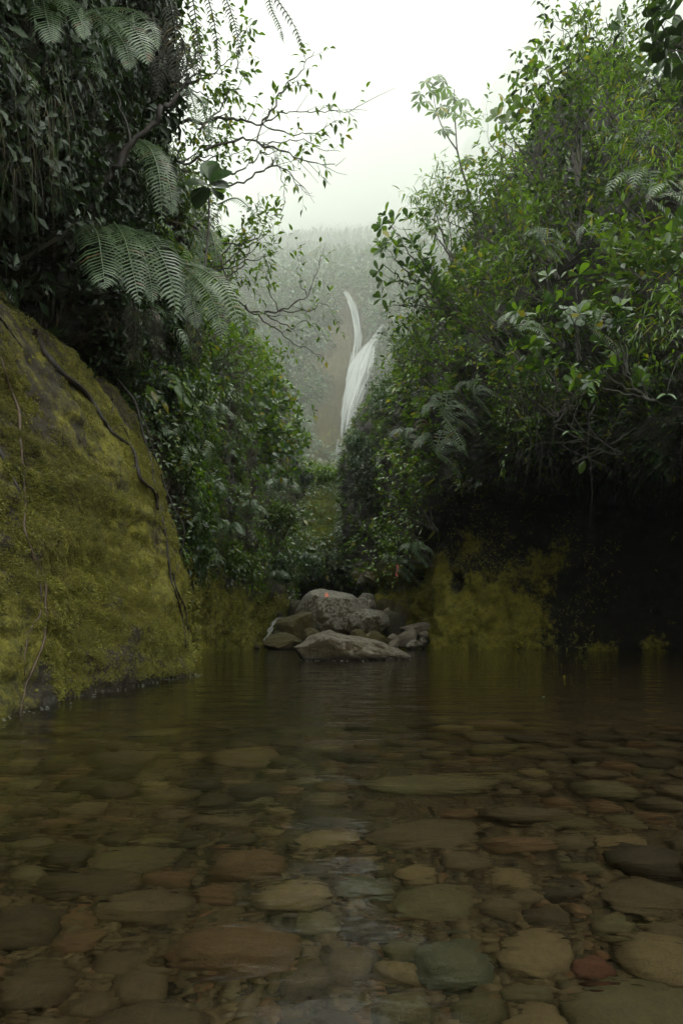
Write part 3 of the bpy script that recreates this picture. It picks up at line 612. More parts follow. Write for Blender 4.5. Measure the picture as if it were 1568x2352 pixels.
# ---------------------------------------------------------------- leaves, fronds, clumps
def leaf_geo(prof, curve=0.25, fold=0.25, stalk=0.0):
    """a leaf of length 1 along +Y, folded along its midrib and curving down; prof: (t, half width)"""
    v, f = [(0, -stalk, 0)], []
    def zc(t): return -curve * t * t
    rows = []
    for t, w in prof:
        b = len(v); v += [(-w, t, zc(t) + fold * w), (0, t, zc(t)), (w, t, zc(t) + fold * w)]; rows.append(b)
    tip = len(v); v.append((0, 1, zc(1)))
    a = rows[0]; f += [(0, a + 1, a), (0, a + 2, a + 1)]
    for p, q in zip(rows, rows[1:]): f += [(p, p + 1, q + 1, q), (p + 1, p + 2, q + 2, q + 1)]
    a = rows[-1]; f += [(a, a + 1, tip), (a + 1, a + 2, tip)]
    return np.array(v, float), f
LF = {'ovate': leaf_geo([(.12, .10), (.35, .22), (.6, .20), (.85, .08)], .30, .30),
      'obov': leaf_geo([(.10, .04), (.35, .15), (.62, .25), (.82, .24), (.95, .13)], .16, .22),
      'round': leaf_geo([(.05, .14), (.25, .36), (.5, .43), (.75, .38), (.93, .18)], .2, .15),
      'lance': leaf_geo([(.15, .055), (.45, .085), (.75, .055)], .5, .4),
      'rhomb': leaf_geo([(.5, .22)], .25, .35),
      'blade': leaf_geo([(.3, .016), (.7, .012)], .9, .3)}
def put(geo, g, y, up, size, pos):
    F = frame(y, up); v = g[0] * size
    geo.add(v @ F.T + np.asarray(pos, float), g[1])
def frond_geo(g, pts, normal, W, n, r=0.012, droop=0.35, prof=None, narrow=0.055, rach=True):
    """a fern frond: midrib along pts, n pairs of narrow drooping leaflets up to W long"""
    c = smooth_path(pts, n + 2); t = np.gradient(c, axis=0); L = np.linalg.norm(np.diff(c, axis=0), axis=1).sum()
    if rach: tube(g, c, r, r * 0.3, 4)
    step = L / n; normal = np.asarray(normal, float)
    for i in range(1, n + 1):
        s = i / n; w = W * (prof(s) if prof else math.sin(math.pi * min(1, 0.12 + 0.9 * s) ** 0.75) ** 0.6) * (0.78 + 0.32 * rng.random())
        F = frame(t[i], normal)
        for sg in (-1, 1):
            if rng.random() < .05: continue
            d = F[:, 0] * sg + F[:, 1] * 0.32
            d /= np.linalg.norm(d); hw = step * 0.25; fw = F[:, 1]; p0 = c[i] + fw * (0.25 * step if sg > 0 else 0)
            mid = p0 + d * w * 0.55 + np.array([0, 0, -droop * w * 0.16]); tip = p0 + d * w * 0.97 + fw * w * 0.10 + np.array([0, 0, -droop * w * 0.62])
            v = [p0 - fw * hw * .6, p0 + fw * hw * .6, mid - fw * hw, mid + fw * hw, tip]
            g.add(v, [(0, 1, 3, 2), (2, 3, 4)] if sg > 0 else [(1, 0, 2, 3), (3, 2, 4)])

src = bpy.data.collections.new('clump_sources')             # not linked to the scene
SRC = []
def source(name, geo, mat):
    me = geo.mesh(name, mat); o = bpy.data.objects.new('%02d_%s' % (len(SRC), name), me); src.objects.link(o); SRC.append(name); return len(SRC) - 1
def ball_clump(n, kind, size, seed, flat=0.7, hang=0.0):
    r = random.Random(seed); g = Geo()
    for _ in range(n):
        a = r.uniform(0, 6.283); z = r.uniform(-0.25, 1); q = math.sqrt(max(0, 1 - z * z)); rad = r.uniform(0.35, 1) ** 0.6
        d = np.array([q * math.cos(a), q * math.sin(a), z * flat]); y = d + np.array([0, 0, -0.35 - hang]) + np.array([r.gauss(0, .35), r.gauss(0, .35), r.gauss(0, .25)])
        put(g, LF[kind], y, (d[0] * .5 + r.gauss(0, .3), d[1] * .5 + r.gauss(0, .3), 1), size * r.uniform(.65, 1.2), d * rad)
    return g
def fern_clump(n, seed, pairs=15):
    r = random.Random(seed); g = Geo()
    for i in range(n):
        a = i / n * 6.283 + r.uniform(-.3, .3); c, s = math.cos(a), math.sin(a); L = r.uniform(.75, 1.1); e = r.uniform(.25, .8)
        pts = [(0, 0, 0), (c * L * .4, s * L * .4, e * L * .55), (c * L * .75, s * L * .75, e * L * .5), (c * L, s * L, e * L * .1 - .12)]
        frond_geo(g, pts, (0, 0, 1), 0.22 * L, pairs, 0.010, 0.5)
    return g
def hang_clump(n, seed, L=1.0, w=1.0):
    r = random.Random(seed); g = Geo()
    for _ in range(n):
        a = r.uniform(0, 6.283); rr = r.uniform(0, .35); y = (math.cos(a) * .35, math.sin(a) * .35, -1 + r.uniform(0, .5))
        gg = (LF['blade'][0] * np.array([w * 1.3, 1, .5]), LF['blade'][1]); put(g, gg, y, (math.cos(a), math.sin(a), .5), L * r.uniform(.5, 1.2), (rr * math.cos(a), rr * math.sin(a), r.uniform(-.1, .25)))
    return g
def dead_fern(n, seed):
    r = random.Random(seed); g = Geo()
    for i in range(n):
        a = r.uniform(0, 6.283); c, s = math.cos(a), math.sin(a); L = r.uniform(.7, 1.2)
        frond_geo(g, [(0, 0, 0.1), (c * .16, s * .16, .05), (c * .22, s * .22, -L * .5), (c * .2, s * .2, -L)], (c, s, .3), .13, 14, .010, 1.3)
    return g
def grass_tuft(n, seed):
    r = random.Random(seed); g = Geo()
    for _ in range(n):
        a = r.uniform(0, 6.283); y = (math.cos(a) * .6, math.sin(a) * .6, r.uniform(.3, 1)); put(g, LF['blade'], y, (0, 0, 1), r.uniform(.6, 1.3), (r.gauss(0, .08), r.gauss(0, .08), 0))
    return g
def moss_tuft(n, seed):
    r = random.Random(seed); g = Geo()
    for _ in range(n):
        a = r.uniform(0, 6.283); z = r.uniform(.15, 1); q = math.sqrt(1 - z * z); put(g, (LF['rhomb'][0] * np.array([.75, 1, 1]), LF['rhomb'][1]), (q * math.cos(a), q * math.sin(a), z), (r.gauss(0, 1), r.gauss(0, 1), 1), r.uniform(.6, 1.1), (r.gauss(0, .25), r.gauss(0, .25), 0))
    return g
K = {}
for nm, mats in (('broad', ['leaf_mid', 'leaf_bright', 'leaf_dark']), ('small', ['leaf_mid', 'leaf_bright', 'leaf_dark', 'leaf_blue'])):
    K[nm] = {m: source(nm, ball_clump(*((34, 'ovate', .42) if nm == 'broad' else (80, 'rhomb', .24)), seed=len(SRC) + 60), M[m]) for m in mats}
K['lance'] = {m: source('lance', ball_clump(34, 'lance', .75, len(SRC) + 70, .8, .3), M[m]) for m in ('leaf_mid', 'leaf_bright')}
K['far'] = {m: source('far', ball_clump(70, 'rhomb', .34, len(SRC) + 80, .85), M[m]) for m in ('leaf_far', 'leaf_blue')}
K['fern'] = {m: source('fernlet', fern_clump(7, len(SRC) + 90), M[m]) for m in ('fern', 'leaf_bright')}
K['dead'] = {'fern_dead': source('deadfern', dead_fern(6, 5), M['fern_dead']), 'fern': source('hangfern', dead_fern(5, 9), M['fern_shade'])}
K['hang'] = {'fern_dead': source('hangdead', hang_clump(26, 3), M['fern_dead']), 'grass': source('hanggrass', hang_clump(20, 4), M['grass'])}
K['grass'] = {'leaf_bright': source('brightgrass', grass_tuft(26, 18), M['leaf_bright']), 'grass': source('grass', grass_tuft(26, 8), M['grass'])}
K['moss'] = {'moss': source('moss', moss_tuft(11, 2), M['moss']), 'moss_bright': source('mossb', moss_tuft(13, 6), M['moss_bright'])}

ng = bpy.data.node_groups.new('scatter', 'GeometryNodeTree')
ng.interface.new_socket('Geometry', in_out='INPUT', socket_type='NodeSocketGeometry'); ng.interface.new_socket('Geometry', in_out='OUTPUT', socket_type='NodeSocketGeometry')
gi = ng.nodes.new('NodeGroupInput'); go = ng.nodes.new('NodeGroupOutput'); iop = ng.nodes.new('GeometryNodeInstanceOnPoints')
ci = ng.nodes.new('GeometryNodeCollectionInfo'); ci.inputs['Collection'].default_value = src; ci.inputs['Separate Children'].default_value = True; ci.inputs['Reset Children'].default_value = True
def attr(name, typ):
    d = ng.nodes.new('GeometryNodeInputNamedAttribute'); d.data_type = typ; d.inputs['Name'].default_value = name; return [o for o in d.outputs if o.enabled and o.name == 'Attribute'][0]
e2r = ng.nodes.new('FunctionNodeEulerToRotation')
L_ = ng.links.new
L_(gi.outputs[0], iop.inputs['Points']); L_(ci.outputs[0], iop.inputs['Instance']); iop.inputs['Pick Instance'].default_value = True
L_(attr('idx', 'INT'), iop.inputs['Instance Index']); L_(attr('rot', 'FLOAT_VECTOR'), e2r.inputs[0]); L_(e2r.outputs[0], iop.inputs['Rotation']); L_(attr('size', 'FLOAT_VECTOR'), iop.inputs['Scale'])
L_(iop.outputs[0], go.inputs[0])

class Scatter:
    def __init__(s): s.p, s.r, s.sz, s.i = [], [], [], []
    def add(s, p, n, idx, smin, smax, up=0.5, seed=0, lift=0.0, flat=1.0):
        """instances at points p whose Z follows normal n blended with world up"""
        r = np.random.default_rng(seed + 100); z = n * (1 - up) + np.array([0, 0, up]); z = z + r.normal(0, .18, z.shape); z /= np.linalg.norm(z, axis=1)[:, None]
        a = r.normal(size=z.shape); x = np.cross(a, z); x /= np.linalg.norm(x, axis=1)[:, None]; y = np.cross(z, x)
        Rm = np.stack([x, y, z], 2)
        s.r.append(np.stack([np.arctan2(Rm[:, 2, 1], Rm[:, 2, 2]), -np.arcsin(np.clip(Rm[:, 2, 0], -1, 1)), np.arctan2(Rm[:, 1, 0], Rm[:, 0, 0])], 1))
        k = smin + (smax - smin) * r.random(len(p)) ** 1.5; s.sz.append(np.stack([k, k, k * flat], 1)); s.p.append(p + n * (k * lift)[:, None])
        idx = np.asarray(idx); s.i.append(idx[r.integers(0, len(idx), len(p))])
    def build(s, name, label=None):
        me = bpy.data.meshes.new(name); p = np.concatenate(s.p); me.from_pydata(p.tolist(), [], [])
        for nm, ty, fld, dat in (('rot', 'FLOAT_VECTOR', 'vector', np.concatenate(s.r)), ('size', 'FLOAT_VECTOR', 'vector', np.concatenate(s.sz)), ('idx', 'INT', 'value', np.concatenate(s.i))):
            a = me.attributes.new(nm, ty, 'POINT'); a.data.foreach_set(fld, dat.astype(np.int32 if ty == 'INT' else np.float32).reshape(-1))
        o = link(name, me); md = o.modifiers.new('scatter', 'NODES'); md.node_group = ng
        return tag(o, label, kind='stuff')

sm = lambda x, a, b: np.clip((np.asarray(x) - a) / (b - a), 0, 1)
noise_m = lambda V, sc, lo, hi, off=0.0: sm(fbm(V * sc + off, 3), lo, hi)

# moss tufts on the slab and on the walls at the water
mo = Scatter()
dA = lambda V: sm(V[..., 2], 0.0, 0.12) * (1 - 0.8 * sm(V[..., 2] + 0.6 * pnoise(V * 0.9 + 3), 1.7, 3.2)) * (0.02 + noise_m(V, .8, -0.25, 0.30, 7)) * (0.12 + noise_m(V * np.array([1, 1, 2.0]), 4.0, -.3, .3, 3)) * (V[..., 1] > 1.0) * (V[..., 1] < 7.6)  # fewer tufts near the top, which darkens it like the overhang's shade
p, n = A.sample(13000, lambda V: dA(V) * noise_m(V, 1.7, -.1, .3, 23), 5); mo.add(p, n, [K['moss']['moss'], K['moss']['moss_bright']], .015, .032, -.25, 5)
p, n = A.sample(26000, dA, 4); mo.add(p, n, [K['moss']['moss_bright']], .007, .017, -.25, 4)
p, n = A.sample(150000, dA, 1); mo.add(p, n, [K['moss']['moss']], .007, .018, -0.25, 1)
dL = lambda V: sm(V[..., 2], .0, .1) * (1 - sm(V[..., 2] + .8 * pnoise(V * .5), 1.6, 2.8)) * (.1 + noise_m(V, .8, -.3, .3, 2))
p, n = Lg.sample(22000, dL, 2); mo.add(p, n, [K['moss']['moss'], K['moss']['moss_bright']], .04, .13, -.2, 2)
dR = lambda V: sm(V[..., 2], .0, .1) * (1 - sm(V[..., 2] + 1.0 * pnoise(V * .5), 2.6, 6.0)) * (.06 + noise_m(V, .7, -.3, .3, 4)) * np.clip((1450 + 200 * pnoise(V * .4) - proj(V)[0]) / 330, 0.03, 1) * (proj(V)[0] > 890)  # tufts thinned rightwards as well, to paint the hollow's darkness
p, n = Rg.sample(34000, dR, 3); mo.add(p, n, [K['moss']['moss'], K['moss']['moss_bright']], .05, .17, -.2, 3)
mo.build('moss', 'olive green moss cushions on the wet cliffs at the water')

# undergrowth
ug = Scatter()
vis = lambda V, m=120: (V[..., 1] > 0.3) * (proj(V)[0] > -m) * (proj(V)[0] < 1568 + m) * (proj(V)[1] > -200)
far1 = lambda V: 1 / (1 + (np.maximum(V[..., 1], 0.1) / 14) ** 1.3)
# left overhang: hanging growth in dark colours that stand for its shade
dB = lambda V: sm(V[..., 2], 3.2, 4.0) * vis(V, 300) * (V[..., 2] < 12)
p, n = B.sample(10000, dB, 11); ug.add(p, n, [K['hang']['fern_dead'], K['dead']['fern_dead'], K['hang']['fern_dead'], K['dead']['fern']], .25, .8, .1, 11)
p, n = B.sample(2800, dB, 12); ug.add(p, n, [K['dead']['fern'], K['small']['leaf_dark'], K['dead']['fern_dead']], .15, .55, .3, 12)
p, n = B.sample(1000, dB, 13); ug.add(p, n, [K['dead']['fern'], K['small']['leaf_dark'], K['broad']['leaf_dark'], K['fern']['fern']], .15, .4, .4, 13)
# left gorge wall
dC = lambda V: sm(V[..., 2] + .8 * pnoise(V * .4), 1.7, 3.2) * vis(V) * far1(V)
p, n = Lg.sample(7600, lambda V: dC(V) * (.2 + noise_m(V, .6, -.3, .3, 9)), 21); ug.add(p, n, [K['small']['leaf_mid'], K['small']['leaf_bright'], K['small']['leaf_bright'], K['small']['leaf_blue'], K['small']['leaf_blue'], K['broad']['leaf_mid'], K['broad']['leaf_bright']], .18, .55, .45, 21, .2)
p, n = Lg.sample(1500, dC, 22); ug.add(p, n, [K['fern']['fern'], K['fern']['fern'], K['fern']['leaf_bright'], K['dead']['fern']], .3, .85, .45, 22, .2)
p, n = Lg.sample(1500, dC, 23); ug.add(p, n, [K['hang']['fern_dead'], K['dead']['fern_dead'], K['hang']['grass']], .3, .9, .2, 23, .1)
dC2 = lambda V: (proj(V)[0] > 230) * (proj(V)[0] < 480) * (V[..., 1] < 13) * sm(V[..., 2], 1.2, 2.2) * (V[..., 2] < 9)
p, n = Lg.sample(1500, dC2, 24); ug.add(p, n, [K['dead']['fern_dead'], K['hang']['fern_dead'], K['dead']['fern'], K['small']['leaf_dark'], K['small']['leaf_mid'], K['fern']['fern']], .25, .6, .3, 24, .1)
# right slope
lipd = lambda V: vis(V) * (proj(V)[0] > 1120) * sm(V[..., 2], 3.2, 3.8) * (1 - sm(V[..., 2], 6.2, 7.5)) * (V[..., 1] < 16.5)
p, n = Rg.sample(1700, lipd, 34); ug.add(p, n, [K['dead']['fern_dead'], K['small']['leaf_dark'], K['small']['leaf_mid'], K['hang']['fern_dead'], K['broad']['leaf_dark']], .2, .6, .3, 34, .1)
dD = lambda V: sm(V[..., 2] + 1.0 * pnoise(V * .4) - 9 * sm(proj(V)[0], 985, 940) * 0, 5.0, 6.5) * vis(V) * far1(V)
dD0 = lambda V: np.maximum(dD(V), sm(V[..., 2], 2.0, 3.2) * (proj(V)[0] < 985) * vis(V) * far1(V))
rt = lambda V: sm(proj(V)[0], 1250, 1400) * sm(proj(V)[1], 500, 750)          # shaded ground under the lip
p, n = Rg.sample(8200, lambda V: dD0(V) * (1 - .3 * rt(V)) * (.15 + noise_m(V, .55, -.3, .3, 8)), 31); ug.add(p, n, [K['small']['leaf_mid'], K['small']['leaf_bright'], K['broad']['leaf_bright'], K['broad']['leaf_mid'], K['broad']['leaf_mid'], K['broad']['leaf_dark'], K['lance']['leaf_mid']], .25, .75, .45, 31, .25)
p, n = Rg.sample(2300, dD0, 32); ug.add(p, n, [K['fern']['fern'], K['fern']['fern'], K['dead']['fern']], .3, .9, .45, 32, .2)
p, n = Rg.sample(3000, dD0, 33); ug.add(p, n, [K['hang']['fern_dead'], K['dead']['fern_dead'], K['small']['leaf_dark']], .3, .9, .2, 33, .1)
dH = lambda V: (proj(V)[0] > 560) * (proj(V)[0] < 960) * (1 - .97 * sm(proj(V)[0], 672, 690) * (1 - sm(proj(V)[0], 775, 800)) * sm(proj(V)[1], 1125, 1150) * (1 - sm(proj(V)[1], 1245, 1275))) * (1 - .9 * sm(proj(V)[1], 1318, 1335)) * (V[..., 1] < 60)
p, n = H.sample(2400, dH, 51); ug.add(p, n, [K['small']['leaf_mid'], K['small']['leaf_blue'], K['fern']['fern'], K['broad']['leaf_mid'], K['fern']['leaf_bright']], .4, 1.2, .45, 51, .2)
p, n = H.sample(500, lambda V: (1 - .85 * np.clip(np.abs(proj(V)[1] - 1312) / 30, 0, 1)) * (np.abs(proj(V)[1] - 1312) < 60) * (proj(V)[0] > 600) * (proj(V)[0] < 930), 52); ug.add(p, n, [K['dead']['fern_dead'], K['dead']['fern'], K['hang']['grass']], .6, 1.4, .2, 52)
p, n = H.sample(3600, lambda V: (proj(V)[0] > 660) * (proj(V)[0] < 800) * (proj(V)[1] > 1115) * (proj(V)[1] < 1290) * 1.0, 53); ug.add(p, n, [K['grass']['grass'], K['grass']['leaf_bright'], K['grass']['leaf_bright']], .15, .5, .3, 53)
p, n = H.sample(2600, lambda V: (proj(V)[0] > 670) * (proj(V)[0] < 790) * (proj(V)[1] > 1125) * (proj(V)[1] < 1270) * 1.0, 54); ug.add(p, n, [K['moss']['moss_bright'], K['grass']['leaf_bright'], K['small']['leaf_bright']], .2, .5, .1, 54)
ug.build('undergrowth', 'tangled ferns, small leaves and dead fronds covering both gorge walls')

# forest at the head of the gorge
fo = Scatter()
def dE(V):
    x, y = proj(V)
    slab = sm(x, 690 + (1050 - y) * 0.17, 712 + (1050 - y) * 0.17) * (1 - sm(x, 850, 875)) * np.maximum(sm(y, 690, 740), sm(y, 655, 664) * (x > 776) * (x < 832)) * (1 - sm(y, 1035, 1060))
    bank = sm(x, 670, 690) * (1 - sm(x, 770, 790)) * sm(y, 1120, 1150) * (1 - sm(y, 1235, 1265))
    return (1 - slab) * (1 - .93 * bank) * (x > 380) * (x < 1300)
near = lambda V: (V[..., 1] < 46 * FS) * (.08 + noise_m(V / FS, .5, -.3, .3, 12)); mid = lambda V: (V[..., 1] >= 43 * FS) * (V[..., 1] < 130 * FS) * (.1 + noise_m(V / FS, .12, -.3, .3, 14))
p, n = E.sample(9000, lambda V: dE(V) * near(V), 41); fo.add(p, n, [K['far']['leaf_far'], K['far']['leaf_blue'], K['small']['leaf_mid'], K['fern']['fern'], K['far']['leaf_far']], .2 * FS, .9 * FS, .5, 41, .2)
p, n = E.sample(5000, lambda V: dE(V) * mid(V), 42); fo.add(p, n, [K['far']['leaf_far'], K['far']['leaf_blue']], .8 * FS, 2.6 * FS, .6, 42, .3)
p, n = E.sample(5000, lambda V: (V[..., 1] > 120 * FS) * sm(V[..., 1], 330 * FS, 200 * FS), 43); fo.add(p, n, [K['far']['leaf_far']], 1.8 * FS, 5 * FS, .7, 43, .3)
p, n = Gr.sample(5000, None, 44); fo.add(p, n, [K['far']['leaf_far']], 1.8 * FS, 5 * FS, .7, 44, .3)
fo.build('far_forest', 'forest on the misty slopes around and above the waterfall')
# ---------------------------------------------------------------- waterfall
bpy.context.view_layer.update()
Ho, Eo, Ao, Lo, Ro, Bo = (bpy.data.objects[n] for n in ('mossy_bank', 'waterfall_cliff', 'left_cliff', 'gorge_wall', 'right_cliff', 'left_overhang'))
def pix_hit(o, px, py):
    loc, nor = on_object(o, px, py); return (loc, nor) if loc is not None else (None, None)
k = NT('falling_water'); uv = k.n('ShaderNodeAttribute', attribute_name='flow', attribute_type='GEOMETRY').outputs['Vector']
n1 = k.noise(k.n('ShaderNodeMapping', {'Vector': uv, 'Scale': (1.5, .45, 1)}).outputs[0], 1.0, 5, 0.65); n2 = k.noise(k.n('ShaderNodeMapping', {'Vector': uv, 'Scale': (5, 1.0, 1)}).outputs[0], 1.0, 3, 0.6)
ux = k.n('ShaderNodeSeparateXYZ', {0: uv}).outputs[2]
a = k.math('ADD', k.math('MULTIPLY', n1, 0.9), k.math('MULTIPLY', n2, 0.55)); a = k.math('ADD', a, k.math('MULTIPLY', ux, 0.9))
al = k.ramp(a, [(0.80, 0.0), (1.35, 0.22), (1.9, 0.46)])
df = k.n('ShaderNodeBsdfDiffuse', {'Color': (0.70, 0.72, 0.70, 1)}); tl = k.n('ShaderNodeBsdfTranslucent', {'Color': (0.70, 0.72, 0.70, 1)})
wmx = k.n('ShaderNodeMixShader', {'Fac': 0.35, 1: df.outputs[0], 2: tl.outputs[0]}); tp = k.n('ShaderNodeBsdfTransparent')
M['fall'] = k.done(k.n('ShaderNodeMixShader', {'Fac': al, 1: tp.outputs[0], 2: wmx.outputs[0]}).outputs[0])
def fall(g, pts, lift, at):
    """a sheet of falling water: pts (px, py, half width px), laid on the cliff and bulging off it"""
    P3 = smooth_path([(a, b, c) for a, b, c in pts], 46); m = 13; last = Vector(P(pts[0][0], pts[0][1], 80 * FS)); vs = []
    for i, (x, y, w) in enumerate(P3):
        row = []
        c0, _ = pix_hit(Eo, x, y)
        Y0 = c0.y if c0 is not None else last.y
        if c0 is not None: last = c0
        for j in range(m):
            u = j / (m - 1) * 2 - 1; bul = (lift * (1 - u * u) * 1.2 + 0.25) * FS * .4
            row.append(P(x + u * w, y, Y0 - bul)); at.append((u * w * 0.12, i * 0.24, (1 - abs(u)) ** 0.9 * min(1, i / 9 + .15, (45 - i) / 9 + .1)))
        vs += row
    # keep the sheet from jumping in depth with every bump of the rock
    V = np.array([v[:] for v in vs]).reshape(46, m, 3); Yc = V[..., 1].mean(1); Ym = np.array([Yc[max(0, i - 6):i + 7].min() for i in range(46)]); Ys = np.convolve(np.pad(Ym, 5, 'edge'), np.ones(11) / 11, 'valid')
    sc = ((V[..., 1] + (Ys - Yc)[:, None]) / V[..., 1])[..., None]; V = (V - [0, 0, CAMH]) * sc + [0, 0, CAMH]
    g.add(V.reshape(-1, 3), [(i * m + j, i * m + j + 1, (i + 1) * m + j + 1, (i + 1) * m + j) for i in range(45) for j in range(m - 1)])
wroot = empty('waterfall', P(815, 1000, 26 * FS)); tag(wroot, 'tall white waterfall of two strands joining on the cliff at the head of the gorge', 'waterfall')
for pts, lf in (([(787, 664, 4), (797, 676, 6), (808, 700, 8), (817, 730, 8), (821, 765, 8), (822, 800, 11), (818, 840, 14)], 1.0),
                ([(878, 738, 3), (871, 760, 6), (860, 780, 10), (848, 800, 17), (838, 825, 23), (826, 860, 26), (814, 900, 23), (803, 940, 19), (795, 985, 15), (790, 1010, 12)], 1.6),
                ([(812, 800, 5), (806, 850, 7), (800, 900, 7), (792, 960, 6), (784, 1000, 4)], 0.5),
                ([(780, 1005, 5), (777, 1030, 6), (776, 1060, 7), (774, 1090, 6)], 0.6)):
    g = Geo(); at = []; q3 = smooth_path(pts, 40); wmax = max(p[2] for p in pts); rs_ = random.Random(len(pts))
    for k_ in range(int(7 + wmax * 1.7)):
        u = rs_.uniform(-1, 1); t0 = int(rs_.uniform(0, 18) if k_ > 3 else 0); t1 = int(rs_.uniform(28, 40) if k_ > 3 else 40); ws = rs_.uniform(.16, .5); wob = rs_.uniform(-.15, .15)
        sub = [(q3[t][0] + (u + wob * math.sin(t * .4)) * q3[t][2] * .82, q3[t][1], max(.9, q3[t][2] * ws)) for t in range(t0, t1, 3)]
        fall(g, sub, lf * (.3 + .7 * (1 - u * u)) + .02 * k_, at)
    o = g.build('stream', M['fall'], wroot, origin=wroot.location)
    o.location = (0, 0, 0); A_ = o.data.attributes.new('flow', 'FLOAT_VECTOR', 'POINT'); A_.data.foreach_set('vector', np.array(at, np.float32).reshape(-1))
# small cascade between the boulders at the left
cg = Geo(); at = []
cp = smooth_path([P(644, 1418, 24), P(634, 1424, 22.6), P(626, 1436, 21.4), P(620, 1450, 20.8), P(612, 1472, 20.2)], 24)
vs = [c + np.array([u * (.10 + .05 * math.sin(i * .9)), -.06 * (1 - u * u), 0]) for i, c in enumerate(cp) for u in np.linspace(-1, 1, 7)]
at = [(u * 1.2, i * .3, .15 + .3 * (1 - abs(u))) for i in range(24) for u in np.linspace(-1, 1, 7)]
cg.add(vs, [(i * 7 + j, i * 7 + j + 1, i * 7 + j + 8, i * 7 + j + 7) for i in range(23) for j in range(6)])
o = cg.build('cascade', M['fall']); A_ = o.data.attributes.new('flow', 'FLOAT_VECTOR', 'POINT'); A_.data.foreach_set('vector', np.array(at, np.float32).reshape(-1)); tag(o, 'small white cascade running down between the rocks at the left', 'cascade', kind='structure')

# ---------------------------------------------------------------- plants
LM = {}
def leaf_mesh(kind, mat):
    if (kind, mat) not in LM:
        g = Geo(); g.add(*LF[kind]); LM[kind, mat] = g.mesh('leaf', M[mat])
    return LM[kind, mat]
def lobed():
    v, f = [], []
    for a, l in ((-105, .55), (-55, .85), (0, 1.0), (55, .85), (105, .55)):
        c, s = math.cos(R(a)), math.sin(R(a)); g, q = leaf_geo([(.25, .10), (.55, .19), (.8, .10)], .25, .15); g = g * l
        n = len(v); v += [(x * c + y * s, y * c - x * s, z) for x, y, z in g]; f += [tuple(i + n for i in t) for t in q]
    return np.array(v), f
LF['lobed'] = lobed()
n_leaf = [0]
class Plant:
    def __init__(s, name, label, cat, base, group=None, mat='bark'):
        s.root = empty(name, base); tag(s.root, label, cat, group); s.base = np.array(base, float); s.mat = M[mat]; s.leaves = []; s.own = []
    def part(s, g, name, mat=None):
        g.v = [a - s.base for a in g.v]; return link(name, g.mesh(name, mat or s.mat), s.root)
    def leaf(s, kind, mat, y, up, size, pos): s.own.append(None); s.leaves.append((kind, mat, np.asarray(y, float), np.asarray(up, float), size, np.asarray(pos, float)))
    def finish(s, limit=300, name='leaf'):
        L = [l + (q or s.root,) for l, q in zip(s.leaves, s.own)]
        if len(L) > limit:
            d = [np.linalg.norm(l[5] - [0, 0, CAMH]) / l[4] for l in L]; L = [L[i] for i in np.argsort(d)]
        for kind, mat, y, up, size, pos, par in L[:limit]:
            F = frame(y, up); o = link(name, leaf_mesh(kind, mat), par); n_leaf[0] += 1
            m = Matrix(F.tolist()).to_4x4() @ Matrix.Scale(size, 4); m.translation = Vector((pos - s.base).tolist()); o.matrix_basis = m
        if len(L) > limit:
            by = {}
            for l in L[limit:]: by.setdefault(l[1], Geo()); put(by[l[1]], LF[l[0]], l[2], l[3], l[4], l[5])
            for m, g in by.items(): tag(s.part(g, 'foliage', M[m]), kind='stuff')
        return s.root

def rv(sc=1.0): return np.array([rng.gauss(0, sc), rng.gauss(0, sc), rng.gauss(0, sc)])
def twig_leaves(pl, path, spec, dens=1.0, start=0.25):
    """leaves alternating along a twig and one at its tip"""
    kind, mat, size = spec[:3]; droop = spec[3] if len(spec) > 3 else 0.3
    L = np.linalg.norm(np.diff(path, axis=0), axis=1).sum(); n = max(2, int(L / (size * 0.62) * dens)); t = np.gradient(path, axis=0)
    for i in range(n):
        s = start + (1 - start) * (i + .5) / n; k_ = min(len(path) - 1, int(s * (len(path) - 1))); f = s * (len(path) - 1) - k_; p = path[k_] if k_ + 1 >= len(path) else path[k_] * (1 - f) + path[k_ + 1] * f
        d = t[k_] / (np.linalg.norm(t[k_]) + 1e-9); sd = np.cross(d, [0, 0, 1]); sd = sd / (np.linalg.norm(sd) + 1e-6) * (1 if i % 2 else -1)
        y = d * .55 + sd * .8 + np.array([0, 0, -droop]) + rv(.28); pl.leaf(kind, mat if not isinstance(mat, list) else rng.choice(mat), y, np.array([0, -.25, 1]) + rv(.35), size * rng.uniform(.65, 1.15), p)
    d = t[-1] / (np.linalg.norm(t[-1]) + 1e-9); pl.leaf(kind, mat if not isinstance(mat, list) else rng.choice(mat), d + np.array([0, 0, -droop * .5]) + rv(.2), np.array([0, -.2, 1]) + rv(.3), size, path[-1])
def rosette(pl, pos, axis, spec, n=7):
    kind, mat, size = spec[:3]; axis = np.asarray(axis, float); axis /= np.linalg.norm(axis); F = frame(axis, (0.2, -1, 0.1)); a0 = rng.uniform(0, 6.28)
    for i in range(n):
        a = a0 + i * 2.4; el = 0.15 + 0.85 * i / n; d = F[:, 0] * math.cos(a) + F[:, 2] * math.sin(a)
        pl.leaf(kind, mat if not isinstance(mat, list) else rng.choice(mat), d * (1.1 - .5 * el) + axis * el * 1.0 + rv(.08), axis + rv(.15) , size * rng.uniform(.75, 1.1) * (1 - .25 * el * (i == n - 1)), np.asarray(pos) - axis * size * .15 * (1 - el))
